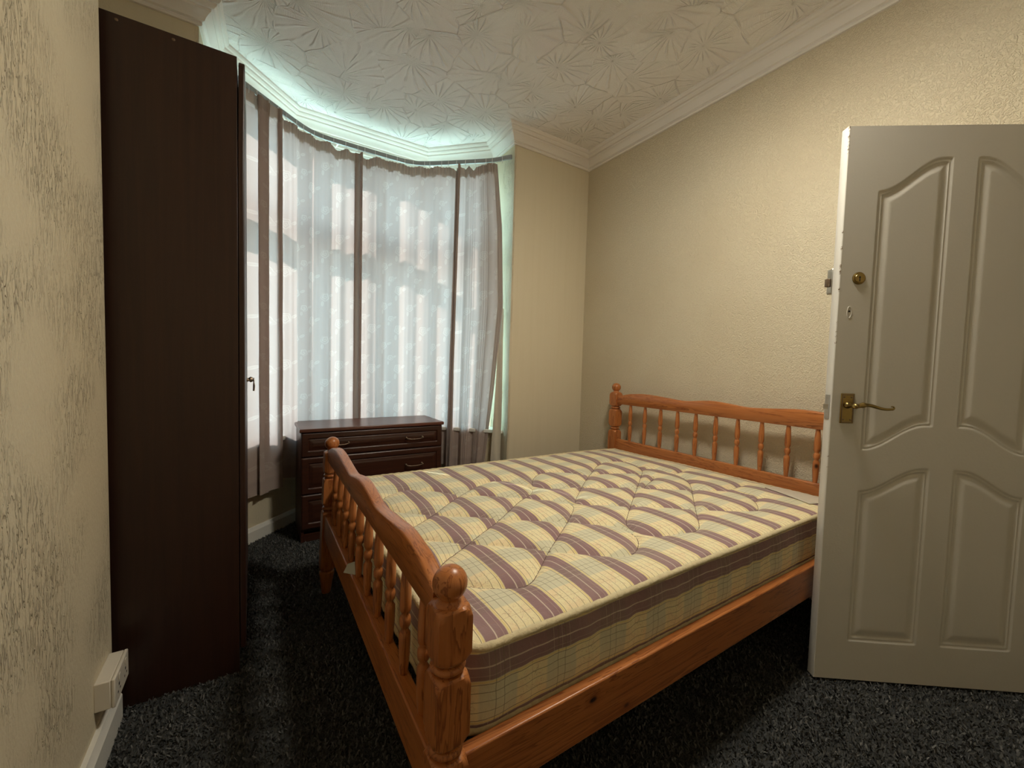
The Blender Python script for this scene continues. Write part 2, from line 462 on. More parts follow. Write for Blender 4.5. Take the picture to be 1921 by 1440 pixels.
M = dict(
    worm=mat_wall_worm(), plainwall=mat_wall_plain(), ridge=mat_wall_ridge(), ceiling=mat_ceiling(),
    cornice=mat_paint('white painted plaster cornice', (0.80, 0.76, 0.71), 0.5, 0.0012, 45),
    gloss=mat_paint('white gloss paint', (0.74, 0.72, 0.66), 0.3, 0.0006, 60),
    upvc=mat_paint('white plastic window frame', (0.82, 0.83, 0.82), 0.3, 0.0001, 40),
    doorp=mat_paint('off white satin door paint', (0.66, 0.63, 0.57), 0.38, 0.0005, 110),
    plastic=mat_paint('white plastic', (0.68, 0.63, 0.54), 0.35, 0.0001, 30),
    carpet=mat_carpet(), tuft=mat_tuft(),
    pine_x=mat_pine('orange pine grain along length x', 0), pine_y=mat_pine('orange pine grain along length y', 1), pine_z=mat_pine('orange pine grain upright', 2),
    mahog=mat_darkwood('dark mahogany laminate', 2, (0.022, 0.0075, 0.004), (0.032, 0.0115, 0.006), 0.4),
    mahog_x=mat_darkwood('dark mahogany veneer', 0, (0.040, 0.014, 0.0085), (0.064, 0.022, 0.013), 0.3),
    mahog_sheen_top=mat_darkwood('mahogany veneer top with painted sheen', 0, (0.10, 0.034, 0.021), (0.15, 0.052, 0.033), 0.30),  # lighter red on the top alone: window sheen painted into the colour
    fabric=mat_fabric(), piping=mat_piping(), curtain=mat_curtain(), glass=mat_glass(),
    brass=plain('tarnished brass', (0.42, 0.30, 0.11), 0.32, 1.0, 0.0003, 90, 0.5),
    antique=plain('antique bronze', (0.28, 0.21, 0.15), 0.4, 1.0, 0.0002, 90, 0.3),
    chrome=plain('dull steel', (0.55, 0.53, 0.48), 0.35, 1.0),
    railm=plain('grey metal curtain track', (0.34, 0.36, 0.37), 0.45, 0.2),
    black=plain('dark hole', (0.01, 0.01, 0.01), 0.9),
    barewood=plain('chipped bare wood', (0.16, 0.09, 0.045), 0.8, 0.0, 0.001, 80, 0.4),
    tape=plain('pale waxy corner fabric', (0.62, 0.56, 0.45), 0.45, 0.0, 0.004, 22, 0.2),
    card=plain('white card', (0.62, 0.66, 0.62), 0.6), cardblue=plain('blue card', (0.10, 0.17, 0.25), 0.6),
    concrete=plain('pale paving', (0.42, 0.40, 0.36), 0.9, 0.0, 0.003, 20, 0.2),
    fillglow=mat_fill_glow(), thread=plain('brown stitching thread', (0.12, 0.07, 0.055), 0.8),
    shade=plain('white paper lampshade', (0.8, 0.77, 0.7), 0.8),
)

# ------------------------------------------------------------------ the room shell
CEIL = 2.84
XR, YB = 2.36, 2.60           # right wall, back wall
XC, YC, XA = -0.363, 1.66, -0.72   # chimney breast face, its corner, alcove side
YN = -1.05                    # wall behind the camera
UP = [(1.63, 2.60), (1.635, 2.90), (1.235, 3.31), (0.24, 3.31), (-0.20, 2.86), (-0.215, 2.60)]      # bay, upper walls and windows
LO = [(1.63, 2.60), (1.635, 2.71), (1.075, 3.24), (0.345, 3.24), (-0.215, 2.70), (-0.215, 2.60)]    # bay, wall below the sill
SILL, HEAD = 0.62, 2.69

def struct(o): o['kind'] = 'structure'; return o
def seg_wall(mb, p, q, z0, z1, th=0.12, e0=0.0, e1=0.0):
    """wall piece whose room face runs p -> q with the room on its right-hand side"""
    p, q = Vector(p), Vector(q); d = (q - p).normalized(); n = Vector((-d.y, d.x))
    a, b = p - d * e0, q + d * e1
    mb.prism([tuple(a), tuple(b), tuple(b + n * th), tuple(a + n * th)], z0, z1)

outer = [(XR, YN), (XR, YB)] + UP + [(XA, YB), (XA, YC), (XC, YC), (XC, YN)]
mb = MB(); mb.prism([(XR + 0.1, YN - 0.1), (XR + 0.1, YB + 0.1), (1.80, YB + 0.1), (1.80, 2.95), (1.30, 3.50), (0.18, 3.50), (-0.38, 2.93), (-0.38, YB + 0.1), (XA - 0.1, YB + 0.1), (XA - 0.1, YN - 0.1)], -0.12, 0.0)
struct(mb.build('floor', M['carpet']))
mb = MB(); mb.prism([(XR + 0.1, YN - 0.1), (XR + 0.1, YB + 0.1), (1.80, YB + 0.1), (1.80, 2.95), (1.30, 3.50), (0.18, 3.50), (-0.38, 2.93), (-0.38, YB + 0.1), (XA - 0.1, YB + 0.1), (XA - 0.1, YN - 0.1)], CEIL, CEIL + 0.1)
struct(mb.build('ceiling', M['ceiling']))
# right wall with the doorway the door belongs to (room on its left when walking +y -> built as boxes)
DY0, DY1, DZ = -0.63, 0.150, 2.0
mb = MB(); mb.box(XR, XR + 0.12, DY1 + 0.028, YB + 0.12, 0, CEIL); mb.box(XR, XR + 0.12, YN - 0.1, DY0 - 0.028, 0, CEIL); mb.box(XR, XR + 0.12, DY0 - 0.028, DY1 + 0.028, DZ + 0.028, CEIL)
struct(mb.build('wall_right', M['worm']))
mb = MB(); mb.box(1.6455, XR - 0.0005, YB, YB + 0.115, 0, CEIL)
struct(mb.build('wall_back', M['plainwall']))
mb = MB(); mb.box(XA, -0.2305, YB, YB + 0.115, 0, CEIL)
struct(mb.build('wall_back_left', M['plainwall']))
mb = MB(); mb.box(XA - 0.12, XC, YN - 0.1, YC, 0, CEIL)
struct(mb.build('wall_left', M['ridge'], bevel=0.004))
mb = MB(); mb.box(XA - 0.12, XA, YC, YB + 0.12, 0, CEIL)
struct(mb.build('wall_alcove', M['plainwall']))
mb = MB(); mb.box(XC, XR, YN - 0.12, YN, 0, CEIL)
struct(mb.build('wall_front', M['plainwall']))
# bay: jambs, band over the windows
mb = MB(); mb.prism([UP[0], UP[1], (1.80, 2.95), (1.80, 2.715), (1.645, 2.715), (1.645, 2.60)], 0, CEIL)
struct(mb.build('wall_bay_right_jamb', M['ridge']))
mb = MB(); mb.prism([UP[5], UP[4], (-0.38, 2.93), (-0.38, 2.715), (-0.230, 2.715), (-0.230, 2.60)], 0, CEIL)
struct(mb.build('wall_bay_left_jamb', M['ridge']))
mb = MB()
for i in (4, 3, 2):
    seg_wall(mb, UP[i], UP[i - 1], HEAD, CEIL, 0.16, 0.0, 0.0)
struct(mb.build('wall_bay_head', M['gloss']))
mb = MB()
OUTL = [(1.80, 2.60), (1.80, 2.95), (1.30, 3.50), (0.18, 3.50), (-0.38, 2.93), (-0.38, 2.60)]
for i in (1, 2, 3):
    mb.prism([LO[i], LO[i + 1], OUTL[i + 1], OUTL[i]], 0, SILL - 0.03)
struct(mb.build('wall_bay_lower', M['ridge']))
mb = MB()
SI = [(1.60, 2.67), (1.055, 3.205), (0.365, 3.205), (-0.185, 2.67)]
SO = [(1.66, 2.92), (1.255, 3.36), (0.22, 3.36), (-0.235, 2.88)]
mb.prism([(1.63, 2.665)] + [SI[1], SI[2]] + [(-0.215, 2.665)] + SO[::-1], SILL - 0.03, SILL)
struct(mb.build('trim_1', M['gloss'], bevel=0.006))

# windows: frame, transom, panes (each bay facet one window)
def bay_window(idx, p, q, lights, right_edge=0.0):
    p, q = Vector(p), Vector(q); L = (q - p).length; ang = math.atan2((q - p).y, (q - p).x)
    w = empty('window_%d' % idx, (p.x, p.y, SILL), ang); struct(w)
    H = HEAD - SILL; fw = 0.055; TZ = 1.36
    f = MB()
    f.box(0, L, 0.02, 0.09, 0, fw); f.box(0, L, 0.02, 0.09, H - fw, H)
    f.box(0, fw, 0.02, 0.09, fw, H - fw); f.box(L - fw, L, 0.02, 0.09, fw, H - fw)
    f.build('window_frame', M['upvc'], w, bevel=0.005)
    t_ = MB(); t_.box(fw, L - fw, 0.025, 0.085, TZ, TZ + 0.06)
    t_.build('transom', M['upvc'], w, bevel=0.005)
    xs = [fw + (L - 2 * fw) * k / lights for k in range(lights + 1)]
    for x in xs[1:-1]:
        m_ = MB(); m_.box(x - 0.03, x + 0.03, 0.024, 0.086, fw, H - fw); m_.build('mullion', M['upvc'], w, bevel=0.005)
    for k in range(lights):
        a = xs[k] + (0.03 if k else 0); b = xs[k + 1] - (0.03 if k < lights - 1 else 0)
        for z0, z1 in ((fw, TZ), (TZ + 0.06, H - fw)):
            s_ = MB(); s_.box(a, a + 0.04, 0.015, 0.07, z0, z1); s_.box(b - 0.04, b, 0.015, 0.07, z0, z1)
            s_.box(a + 0.04, b - 0.04, 0.015, 0.07, z0, z0 + 0.04); s_.box(a + 0.04, b - 0.04, 0.015, 0.07, z1 - 0.04, z1)
            sash = s_.build('sash', M['upvc'], w, bevel=0.006)
            g = MB(); g.box(a + 0.035, b - 0.035, 0.04, 0.046, z0 + 0.035, z1 - 0.035); g.build('pane', M['glass'], sash)
    return w
bay_window(1, UP[4], UP[3], 1)
bay_window(2, UP[3], UP[2], 2)
bay_window(3, UP[2], UP[1], 1)

# cornice (one run per wall, mitred)
PROF = [(0.0, 2.735), (0.012, 2.735), (0.017, 2.742), (0.014, 2.752), (0.026, 2.756), (0.034, 2.772), (0.046, 2.786), (0.056, 2.792),
        (0.057, 2.802), (0.070, 2.803), (0.079, 2.811), (0.082, 2.820), (0.092, 2.822), (0.100, 2.830), (0.102, 2.840), (0.0, 2.840)]
run = [(XR, YN), (XR, YB)] + UP + [(XA, YB), (XA, YC), (XC, YC), (XC, YN)]
def mitre_dirs(poly):
    n = len(poly); out = []
    for i in range(n):
        a, b, c = Vector(poly[i - 1]), Vector(poly[i]), Vector(poly[(i + 1) % n])
        d1, d2 = (b - a).normalized(), (c - b).normalized()
        n1, n2 = Vector((-d1.y, d1.x)), Vector((-d2.y, d2.x))
        m = (n1 + n2); m = m / max(1e-6, m.dot(n1)); out.append(m)
    return out
area = sum(run[i][0] * run[(i + 1) % len(run)][1] - run[(i + 1) % len(run)][0] * run[i][1] for i in range(len(run)))
MD = mitre_dirs(run)
sgn = 1 if area > 0 else -1
trim_n = 2
for i in range(len(run)):
    j = (i + 1) % len(run)
    a, b = Vector(run[i]), Vector(run[j]); mb = MB(); k = len(PROF)
    v = [(*(a + MD[i] * (sgn * d)), z) for d, z in PROF] + [(*(b + MD[j] * (sgn * d)), z) for d, z in PROF]
    f = [(q, (q + 1) % k, k + (q + 1) % k, k + q) for q in range(k)] + [tuple(range(k)), tuple(range(k, 2 * k))[::-1]]
    mb.add(v, f)
    struct(mb.build('trim_%d' % trim_n, M['cornice'], smooth=True, angle=28)); trim_n += 1

# skirting boards
def skirting(name, p, q, h=0.10, th=0.02, ext=0.0):
    p, q = Vector(p), Vector(q); d = (q - p).normalized(); n = Vector((d.y, -d.x)); q = q + d * ext
    mb = MB()
    pr = [(0, 0), (th, 0), (th, h - 0.022), (th - 0.006, h - 0.012), (th - 0.010, h), (0, h)]
    k = len(pr)
    v = [(*(p + n * a), z) for a, z in pr] + [(*(q + n * a), z) for a, z in pr]
    f = [(i, (i + 1) % k, k + (i + 1) % k, k + i) for i in range(k)] + [tuple(range(k)), tuple(range(k, 2 * k))[::-1]]
    mb.add(v, f)
    return struct(mb.build(name, M['gloss'], smooth=True, angle=25))
skirting('baseboard_left', (XC, YN), (XC, YC - 0.004), 0.10, 0.022)
skirting('baseboard_bay_left', LO[4], LO[3], 0.092, 0.018)
skirting('baseboard_bay_front', LO[3], LO[2], 0.092, 0.018)
skirting('baseboard_bay_right', LO[2], LO[1], 0.092, 0.018)
skirting('baseboard_back', (1.63, YB), (XR, YB), 0.10, 0.018)
skirting('baseboard_right', (XR, YB), (XR, DY1 + 0.06), 0.10, 0.018)
skirting('baseboard_front', (XR, YN), (XC, YN), 0.10, 0.018)
# doorway lining, architrave and the plain hall beyond it
mb = MB()
mb.box(XR - 0.005, XR + 0.125, DY1, DY1 + 0.03, 0, DZ); mb.box(XR - 0.005, XR + 0.125, DY0 - 0.03, DY0, 0, DZ); mb.box(XR - 0.005, XR + 0.125, DY0 - 0.03, DY1 + 0.03, DZ, DZ + 0.03)
mb.box(XR - 0.018, XR, DY1 + 0.012, DY1 + 0.075, 0, DZ + 0.075); mb.box(XR - 0.018, XR, DY0 - 0.075, DY0 - 0.012, 0, DZ + 0.075); mb.box(XR - 0.018, XR, DY0 - 0.012, DY1 + 0.012, DZ + 0.012, DZ + 0.075)
struct(mb.build('trim_%d' % trim_n, M['gloss'], bevel=0.003)); trim_n += 1
mb = MB()
mb.box(XR + 0.1, 3.5, -1.6, 1.2, -0.12, 0.0); mb.box(XR + 0.1, 3.5, -1.6, 1.2, 2.5, 2.6)
mb.box(3.5, 3.6, -1.6, 1.2, -0.12, 2.6); mb.box(XR + 0.12, 3.6, -1.7, -1.6, -0.12, 2.6); mb.box(XR + 0.12, 3.6, 1.2, 1.3, -0.12, 2.6)
mb.box(XR + 0.121, XR + 0.16, -1.6, DY0 - 0.03, 0, 2.5); mb.box(XR + 0.121, XR + 0.16, DY1 + 0.03, 1.2, 0, 2.5); mb.box(XR + 0.121, XR + 0.16, DY0 - 0.03, DY1 + 0.03, DZ + 0.03, 2.5)
struct(mb.build('wall_hall', M['plainwall']))
# the street outside
mb = MB(); mb.box(-14, 16, 3.6, 30, -0.9, -0.5)
struct(mb.build('ground', M['concrete']))

# ------------------------------------------------------------------ carpet pile
CHEST = (0.247, 1.151, 2.715, 3.085)
def carpet_pile():
    rng = np.random.default_rng(3)
    N = 190000
    x = rng.uniform(XC, XR, N * 2); y = rng.uniform(-0.1, 3.22, N * 2)
    keep = np.ones(len(x), bool)
    keep &= ~((y > 2.58) & (x > 1.60)); keep &= ~((y > 3.2))
    keep &= ~((y > 2.66) & (y - 2.68 > (x + 0.215) * 0.955)); keep &= ~((y > 2.66) & (y - 2.68 > (1.635 - x) * 0.946))
    keep &= ~((x < XC + 0.024) & (y < YC))
    for fx0, fx1, fy0, fy1 in ((CHEST[0], CHEST[1], CHEST[2] + 0.018, 3.2), (-0.70, -0.040, 1.70, 2.54), (0.27, 0.33, 0.645, 0.70), (0.27, 0.33, 2.07, 2.125), (2.24, 2.30, 0.645, 0.70), (2.24, 2.30, 2.09, 2.15)):
        keep &= ~((x > fx0) & (x < fx1) & (y > fy0) & (y < fy1))
    # nothing right behind the lens, denser towards the picture
    c = x * 0.538 + y * 0.842
    keep &= c > 0.35
    x, y = x[keep][:N], y[keep][:N]; n = len(x)
    h = rng.uniform(0.006, 0.012, n); a = rng.uniform(0, math.pi, n); w = rng.uniform(0.0016, 0.0032, n)
    lx = rng.normal(0, 0.005, n); ly = rng.normal(0, 0.005, n)
    dx, dy = np.cos(a) * w, np.sin(a) * w
    co = np.zeros((n, 4, 3), np.float32)
    co[:, 0] = np.stack([x - dx, y - dy, np.full(n, -0.0005)], 1)
    co[:, 1] = np.stack([x + dx, y + dy, np.full(n, -0.0005)], 1)
    co[:, 2] = np.stack([x + dx * 0.8 + lx, y + dy * 0.8 + ly, h], 1)
    co[:, 3] = np.stack([x - dx * 0.8 + lx, y - dy * 0.8 + ly, h], 1)
    me = bpy.data.meshes.new('carpet_pile')
    me.vertices.add(n * 4); me.vertices.foreach_set('co', co.ravel())
    me.loops.add(n * 4); me.loops.foreach_set('vertex_index', np.arange(n * 4, dtype=np.int32))
    me.polygons.add(n); me.polygons.foreach_set('loop_start', np.arange(0, n * 4, 4, dtype=np.int32))
    me.update(); me.validate()
    at = me.attributes.new('tone', 'FLOAT', 'POINT')
    tn = np.repeat(rng.beta(1.4, 2.2, n).astype(np.float32), 4); at.data.foreach_set('value', tn)
    me.materials.append(M['tuft'])
    o = bpy.data.objects.new('carpet_pile', me); COL.objects.link(o)
    tag(o, 'dark charcoal carpet pile covering the whole bedroom floor', 'carpet', kind='stuff')
carpet_pile()

# ------------------------------------------------------------------ the open door
def smooth(x, a, b):
    t = np.clip((x - a) / (b - a), 0, 1); return t * t * (3 - 2 * t)
def build_door():
    ang = math.atan2(0.182 - 0.606, 2.315 - 1.741)
    root = empty('door_1', (1.741, 0.606, 0.0), ang)
    tag(root, 'off-white panelled bedroom door standing open at the right', 'door', kind='structure')
    W, Z0, Z1, T = 0.762, 0.012, 1.981, 0.036
    nx, nz = 200, 500
    s = np.linspace(0, W, nx); z = np.linspace(Z0, Z1, nz)
    S, Z = np.meshgrid(s, z)
    hgt = np.zeros_like(S)
    def scurve(t, a, b): return a + (b - a) * (0.5 - 0.5 * np.cos(np.clip(t, 0, 1) * math.pi))
    for side in (0, 1):
        for (s0, s1, bot, top) in ((0.108, 0.340, (0.858, 0.950), (1.762, 1.874)), (0.108, 0.340, (0.158, 0.158), (0.712, 0.800))):
            u = S if side == 0 else W - S
            t = (u - s0) / (s1 - s0)
            zb = scurve(t * 1.1, *bot); zt = scurve(t * 1.1, *top)
            k = 0.90
            d = np.minimum(np.minimum(u - s0, s1 - u), np.minimum((zt - Z) * k, (Z - zb) * k))
            hgt_p = 0.75 * (-0.0050 * smooth(d, 0, 0.005) + 0.0030 * smooth(d, 0.005, 0.009) - 0.0045 * smooth(d, 0.010, 0.014) + 0.0065 * smooth(d, 0.018, 0.042))
            hgt = np.where(d > 0, hgt_p, hgt)
    co = np.stack([S, -hgt, Z], 2).reshape(-1, 3)
    m = MB(); m.v = [tuple(p) for p in co]
    idx = np.arange(nx * nz).reshape(nz, nx)
    m.f = [tuple(q) for q in np.stack([idx[:-1, :-1], idx[:-1, 1:], idx[1:, 1:], idx[1:, :-1]], 2).reshape(-1, 4)]
    # edges and back, rounded arris towards the latch edge
    def strip(line_pts, offs):
        n_ = len(line_pts); base = len(m.v)
        for o_ in offs:
            m.v.extend([(p[0] + o_[0], p[1] + o_[1], p[2] + o_[2]) for p in line_pts])
        for j in range(len(offs) - 1):
            for i in range(n_ - 1):
                m.f.append((base + j * n_ + i, base + j * n_ + i + 1, base + (j + 1) * n_ + i + 1, base + (j + 1) * n_ + i))
    zl = np.linspace(Z0, Z1, 60)
    strip([(0, 0, q) for q in zl], [(0, 0, 0), (-0.002, 0.0008, 0), (-0.003, 0.003, 0), (-0.003, T - 0.003, 0), (0, T, 0)])
    strip([(W, 0, q) for q in zl], [(0, 0, 0), (0, T, 0)])
    strip([(q, 0, Z1) for q in np.linspace(-0.003, W, 20)], [(0, 0, 0), (0, T, 0)])
    strip([(q, 0, Z0) for q in np.linspace(-0.003, W, 20)], [(0, 0, 0), (0, T, 0)])
    m.f.append((len(m.v), len(m.v) + 1, len(m.v) + 2, len(m.v) + 3))
    m.v.extend([(-0.0, T, Z0), (W, T, Z0), (W, T, Z1), (-0.0, T, Z1)])
    m.build('door_leaf', M['doorp'], root, smooth=True, angle=50)
    # handle
    hz = 1.006
    pl = MB(); pl.box(0.027, 0.073, -0.004, 0, hz - 0.053, hz + 0.053)
    bp = pl.build('handle_plate', M['brass'], root, bevel=0.0025)
    bp['label'] = 'tarnished brass handle plate'
    rim = MB()
    for a in ((0.030, 0.070, hz - 0.050, hz - 0.047), (0.030, 0.070, hz + 0.047, hz + 0.050), (0.030, 0.033, hz - 0.050, hz + 0.050), (0.067, 0.070, hz - 0.050, hz + 0.050)):
        rim.box(a[0], a[1], -0.0055, -0.004, a[2], a[3])
    rim.build('rim', M['antique'], bp, bevel=0.0008)
    for sx in (0.038, 0.062):
        for sz in (-0.040, 0.040):
            q = MB(); q.lathe([(0.0001, 0.0), (0.003, -0.0), (0.003, -0.0012), (0.0015, -0.0020)], 12, (sx, -0.004, hz + sz), 'Y'); q.build('screw', M['antique'], bp, smooth=True)
    lv = MB()
    lv.lathe([(0.011, 0.0), (0.012, -0.004), (0.009, -0.008), (0.0075, -0.012), (0.0075, -0.030), (0.009, -0.034), (0.009, -0.044), (0.004, -0.049), (0.0005, -0.05)], 20, (0.048, -0.004, hz + 0.012), 'Y')
    pts = []; rs = []
    for k in range(40):
        t = k / 39.0
        pts.append((0.048 + 0.120 * t, -0.043 + 0.004 * math.sin(t * 3), hz + 0.012 + 0.0055 * math.sin(t * math.pi * 1.9 - 0.4) - 0.003 * t))
        rs.append(0.0075 * (1 - 0.45 * t) + (0.003 * math.exp(-((t - 0.22) / 0.07) ** 2)))
    lv.tube(pts, rs, 12)
    e = pts[-1]
    lv.tube([(e[0] + 0.006 * math.cos(a), e[1], e[2] + 0.004 + 0.005 * math.sin(a)) for a in [(-1.6 + 0.42 * k) for k in range(10)]], [0.0038 * (1 - 0.06 * k) for k in range(10)], 10)
    lever = lv.build('door_handle', M['brass'], root, smooth=True, angle=60); lever['label'] = 'brass scrolled lever handle'
    # lock cylinder, patched hole, latch plates
    c = MB(); c.lathe([(0.0215, 0.0), (0.0215, -0.002), (0.018, -0.0045), (0.0150, -0.0035), (0.0138, -0.0055), (0.0001, -0.0055)], 32, (0.061, 0, 1.463), 'Y')
    cy = c.build('lock_cylinder', M['brass'], root, smooth=True, angle=35)
    k_ = MB(); k_.box(0.0598, 0.0622, -0.0062, -0.0052, 1.452, 1.466); k_.lathe([(0.003, -0.0052), (0.003, -0.0062)], 12, (0.061, 0, 1.466), 'Y'); k_.build('keyhole', M['black'], cy)
    h_ = MB(); h_.lathe([(0.0032, 0.0), (0.0032, -0.0012)], 12, (0.037, 0, 1.348), 'Y'); h_.build('screw_hole', M['black'], root)
    p_ = MB(); p_.tube([(0.037 + 0.007 * math.cos(a), -0.0004, 1.345 + 0.020 * math.sin(a)) for a in np.linspace(0, 6.28, 28)[:-1]], 0.0011, 6, True); p_.build('filler_patch', M['doorp'], root, smooth=True)
    l_ = MB(); l_.box(-0.0046, -0.003, 0.006, 0.030, 0.965, 1.052)
    lp = l_.build('latch_plate', M['chrome'], root, bevel=0.0008)
    l_ = MB(); l_.extrude([(-0.0046, 0.012, 1.0), (-0.0150, 0.023, 1.0), (-0.0046, 0.024, 1.0)], (0, 0, 0.018)); l_.build('latch_bolt', M['chrome'], lp)
    n_ = MB(); n_.box(-0.0035, 0.075, T, T + 0.028, 1.415, 1.505)
    nl = n_.build('night_latch', M['chrome'], root, bevel=0.004)
    n_ = MB(); n_.box(-0.016, -0.0035, T + 0.006, T + 0.020, 1.440, 1.470); n_.build('bolt', M['antique'], nl, bevel=0.002)
    ch = MB()
    rr = random.Random(5)
    for cz, n2 in ((1.93, 12), (1.52, 7), (1.46, 6), (1.27, 6), (1.60, 3), (0.8, 2)):
        for _ in range(n2):
            z_ = cz + rr.uniform(-0.045, 0.045); hh = rr.uniform(0.002, 0.010); ww = rr.uniform(0.001, 0.0028)
            ch.add([(-0.0030 , 0.0015, z_), (-0.0012 + ww, -0.0003, z_ + hh * 0.2), (-0.0012 + ww * 0.6, -0.0003, z_ + hh), (-0.0031, 0.0035, z_ + hh * 0.8)], [(0, 1, 2, 3)])
    ch.build('chipped_paint', M['barewood'], root)
    for hz_ in (0.25, 1.0, 1.75):
        hb = MB(); hb.lathe([(0.006, 0), (0.006, 0.09)], 12, (W + 0.004, T * 0.5, hz_)); hb.build('hinge', M['antique'], root, smooth=True)
build_door()

# ------------------------------------------------------------------ the pine bed
BX0, BX1 = 0.300, 2.270        # post centres, foot and head
BY0, BY1 = 0.672, 2.120
BYC = (BY0 + BY1) / 2
bed = empty('pine_bed', (BX0, BY0, 0))
tag(bed, 'orange pine double bed frame with turned spindles and ball-topped posts', 'bed')
def bl(x, y, z): return (x - BX0, y - BY0, z)
def racked(mb):
    # the old footboard leans a little towards the head, more at its far post
    mb.v = [(x + (z / 0.72) * (0.006 + 0.018 * y / 1.447), y, z) for x, y, z in mb.v]
    return mb
HWP = 0.0345
def turned_post(prof, cx, cy, name='post'):
    """square stock cut by a turning profile: list of (z, lathe radius)"""
    n = 48; m = MB(); v = []; f = []
    for z, R in prof:
        for k in range(n):
            a = 2 * math.pi * k / n + math.pi / 4
            sq = (HWP - 0.0015) / max(abs(math.cos(a)), abs(math.sin(a)))
            sq = min(sq, HWP * 1.37)
            r = min(sq, R)
            v.append((cx + r * math.cos(a), cy + r * math.sin(a), z))
    L = len(prof)
    for j in range(L - 1):
        for k in range(n):
            f.append((j * n + k, j * n + (k + 1) % n, (j + 1) * n + (k + 1) % n, (j + 1) * n + k))
    f.append(tuple(range(n))[::-1]); f.append(tuple(range((L - 1) * n, L * n)))
    return m.add(v, f)
def block(z0, z1, lo=0.031):
    F = 0.052
    return [(z0, lo), (z0 + 0.004, 0.0375), (z0 + 0.010, 0.0425), (z0 + 0.018, 0.0465), (z0 + 0.026, F), (z1 - 0.026, F), (z1 - 0.018, 0.0465), (z1 - 0.010, 0.0425), (z1 - 0.004, 0.0375), (z1, lo)]
def bead(z0, z1, neck=0.025, r=0.0335):
    zc = (z0 + z1) / 2; h = (z1 - z0) / 2
    return [(z0 + 0.001, neck)] + [(zc + h * 0.62 * math.sin(a), neck + (r - neck) * math.cos(a)) for a in np.linspace(-1.5, 1.5, 9)] + [(z1 - 0.001, neck)]
def ball(zb, zt, r):
    zc = zt - (zt - zb) * 0.46; hh = zt - zc
    out = [(zb, 0.027), (zb + 0.004, 0.020), (zb + 0.008, 0.019)]
    for a in np.linspace(-0.95, math.pi / 2, 16):
        out.append((zc + hh * math.sin(a), max(0.0004, r * math.cos(a))))
    return out
FOOT = [(0.0, 0.019), (0.004, 0.021), (0.05, 0.026), (0.095, 0.034), (0.105, 0.033), (0.110, 0.027)]
foot_prof = FOOT + block(0.118, 0.405) + bead(0.405, 0.430) + block(0.431, 0.562) + bead(0.562, 0.586) + block(0.587, 0.690)
head_prof = FOOT + block(0.118, 0.668) + bead(0.668, 0.692) + block(0.693, 0.820) + bead(0.820, 0.842) + block(0.843, 0.945)
for (px, py, prof, zb, zt) in ((BX0, BY0, foot_prof, 0.690, 0.758), (BX0, 2.098, foot_prof, 0.690, 0.758), (BX1, BY0, head_prof, 0.945, 1.012), (BX1, BY1, head_prof, 0.945, 1.012)):
    x, y, _ = bl(px, py, 0)
    lean_ = racked if px == BX0 else (lambda q: q)
    p = lean_(turned_post(prof, x, y)).build('bed_post', M['pine_z'], bed, smooth=True, angle=32)
    fm = MB(); fm.lathe([(r, z) for z, r in ball(zb, zt, 0.0325)], 32, (x, y, 0)); lean_(fm).build('ball_finial', M['pine_z'], p, smooth=True, angle=70)
# shaped top rails
def top_rail(xc, th, zbot, zend, zhump, zdip, grain):
    n = 120; y0, y1 = BY0 + HWP - 0.004, (BY1 if xc > 1 else 2.098) - HWP + 0.004
    H_ = zhump - zdip
    key = [(-0.67, zend), (-0.58, zend + (zhump - zend) * 0.72), (-0.46, zhump), (-0.34, zdip + H_ * 0.5), (-0.20, zdip), (-0.10, zdip + H_ * 0.6), (0, zhump),
           (0.09, zdip + H_ * 0.6), (0.175, zdip), (0.30, zdip + H_ * 0.45), (0.42, zhump - H_ * 0.08), (0.52, zhump), (0.62, zend + (zhump - zend) * 0.72), (0.72, zend)]
    kx = [k[0] for k in key]; kz = [k[1] for k in key]
    ys = np.linspace(y0, y1, n); zz_ = np.interp(ys - 1.365, kx, kz)
    ker = np.hanning(13); ker /= ker.sum(); zz_ = np.convolve(np.pad(zz_, 6, 'edge'), ker, 'valid')
    m = MB(); v = []; f = []
    sec = lambda zt: [(-th / 2, zbot + 0.002), (-th / 2 + 0.002, zbot), (th / 2 - 0.002, zbot), (th / 2, zbot + 0.002), (th / 2, zt - 0.006), (th / 2 - 0.002, zt - 0.002), (th / 2 - 0.006, zt), (-th / 2 + 0.006, zt), (-th / 2 + 0.002, zt - 0.002), (-th / 2, zt - 0.006)]
    for y, zt in zip(ys, zz_):
        for dx, z in sec(zt): v.append(bl(xc + dx, y, z))
    k = 10
    for i in range(n - 1):
        for q in range(k): f.append((i * k + q, i * k + (q + 1) % k, (i + 1) * k + (q + 1) % k, (i + 1) * k + q))
    f.append(tuple(range(k))); f.append(tuple(range((n - 1) * k, n * k))[::-1])
    m.add(v, f)
    if xc < 1: racked(m)
    return m.build('top_rail', M['pine_y'], bed, smooth=True, angle=50)
top_rail(0.297, 0.036, 0.648, 0.694, 0.742, 0.714, 0)
top_rail(2.262, 0.030, 0.862, 0.918, 0.950, 0.930, 0)
def rail(name, x0, x1, y0, y1, z0, z1, mat):
    m = MB(); a, b = bl(x0, y0, z0), bl(x1, y1, z1); m.box(a[0], b[0], a[1], b[1], a[2], b[2])
    if x1 < 0.35: racked(m)
    return m.build(name, mat, bed, bevel=0.004, seg=3)
rail('low_rail', 0.275, 0.311, BY0 + 0.03, 2.07, 0.283, 0.390, M['pine_y'])
rail('low_rail', 2.247, 2.277, BY0 + 0.03, BY1 - 0.03, 0.525, 0.605, M['pine_y'])
rail('low_rail', 2.247, 2.277, BY0 + 0.03, BY1 - 0.03, 0.283, 0.390, M['pine_y'])
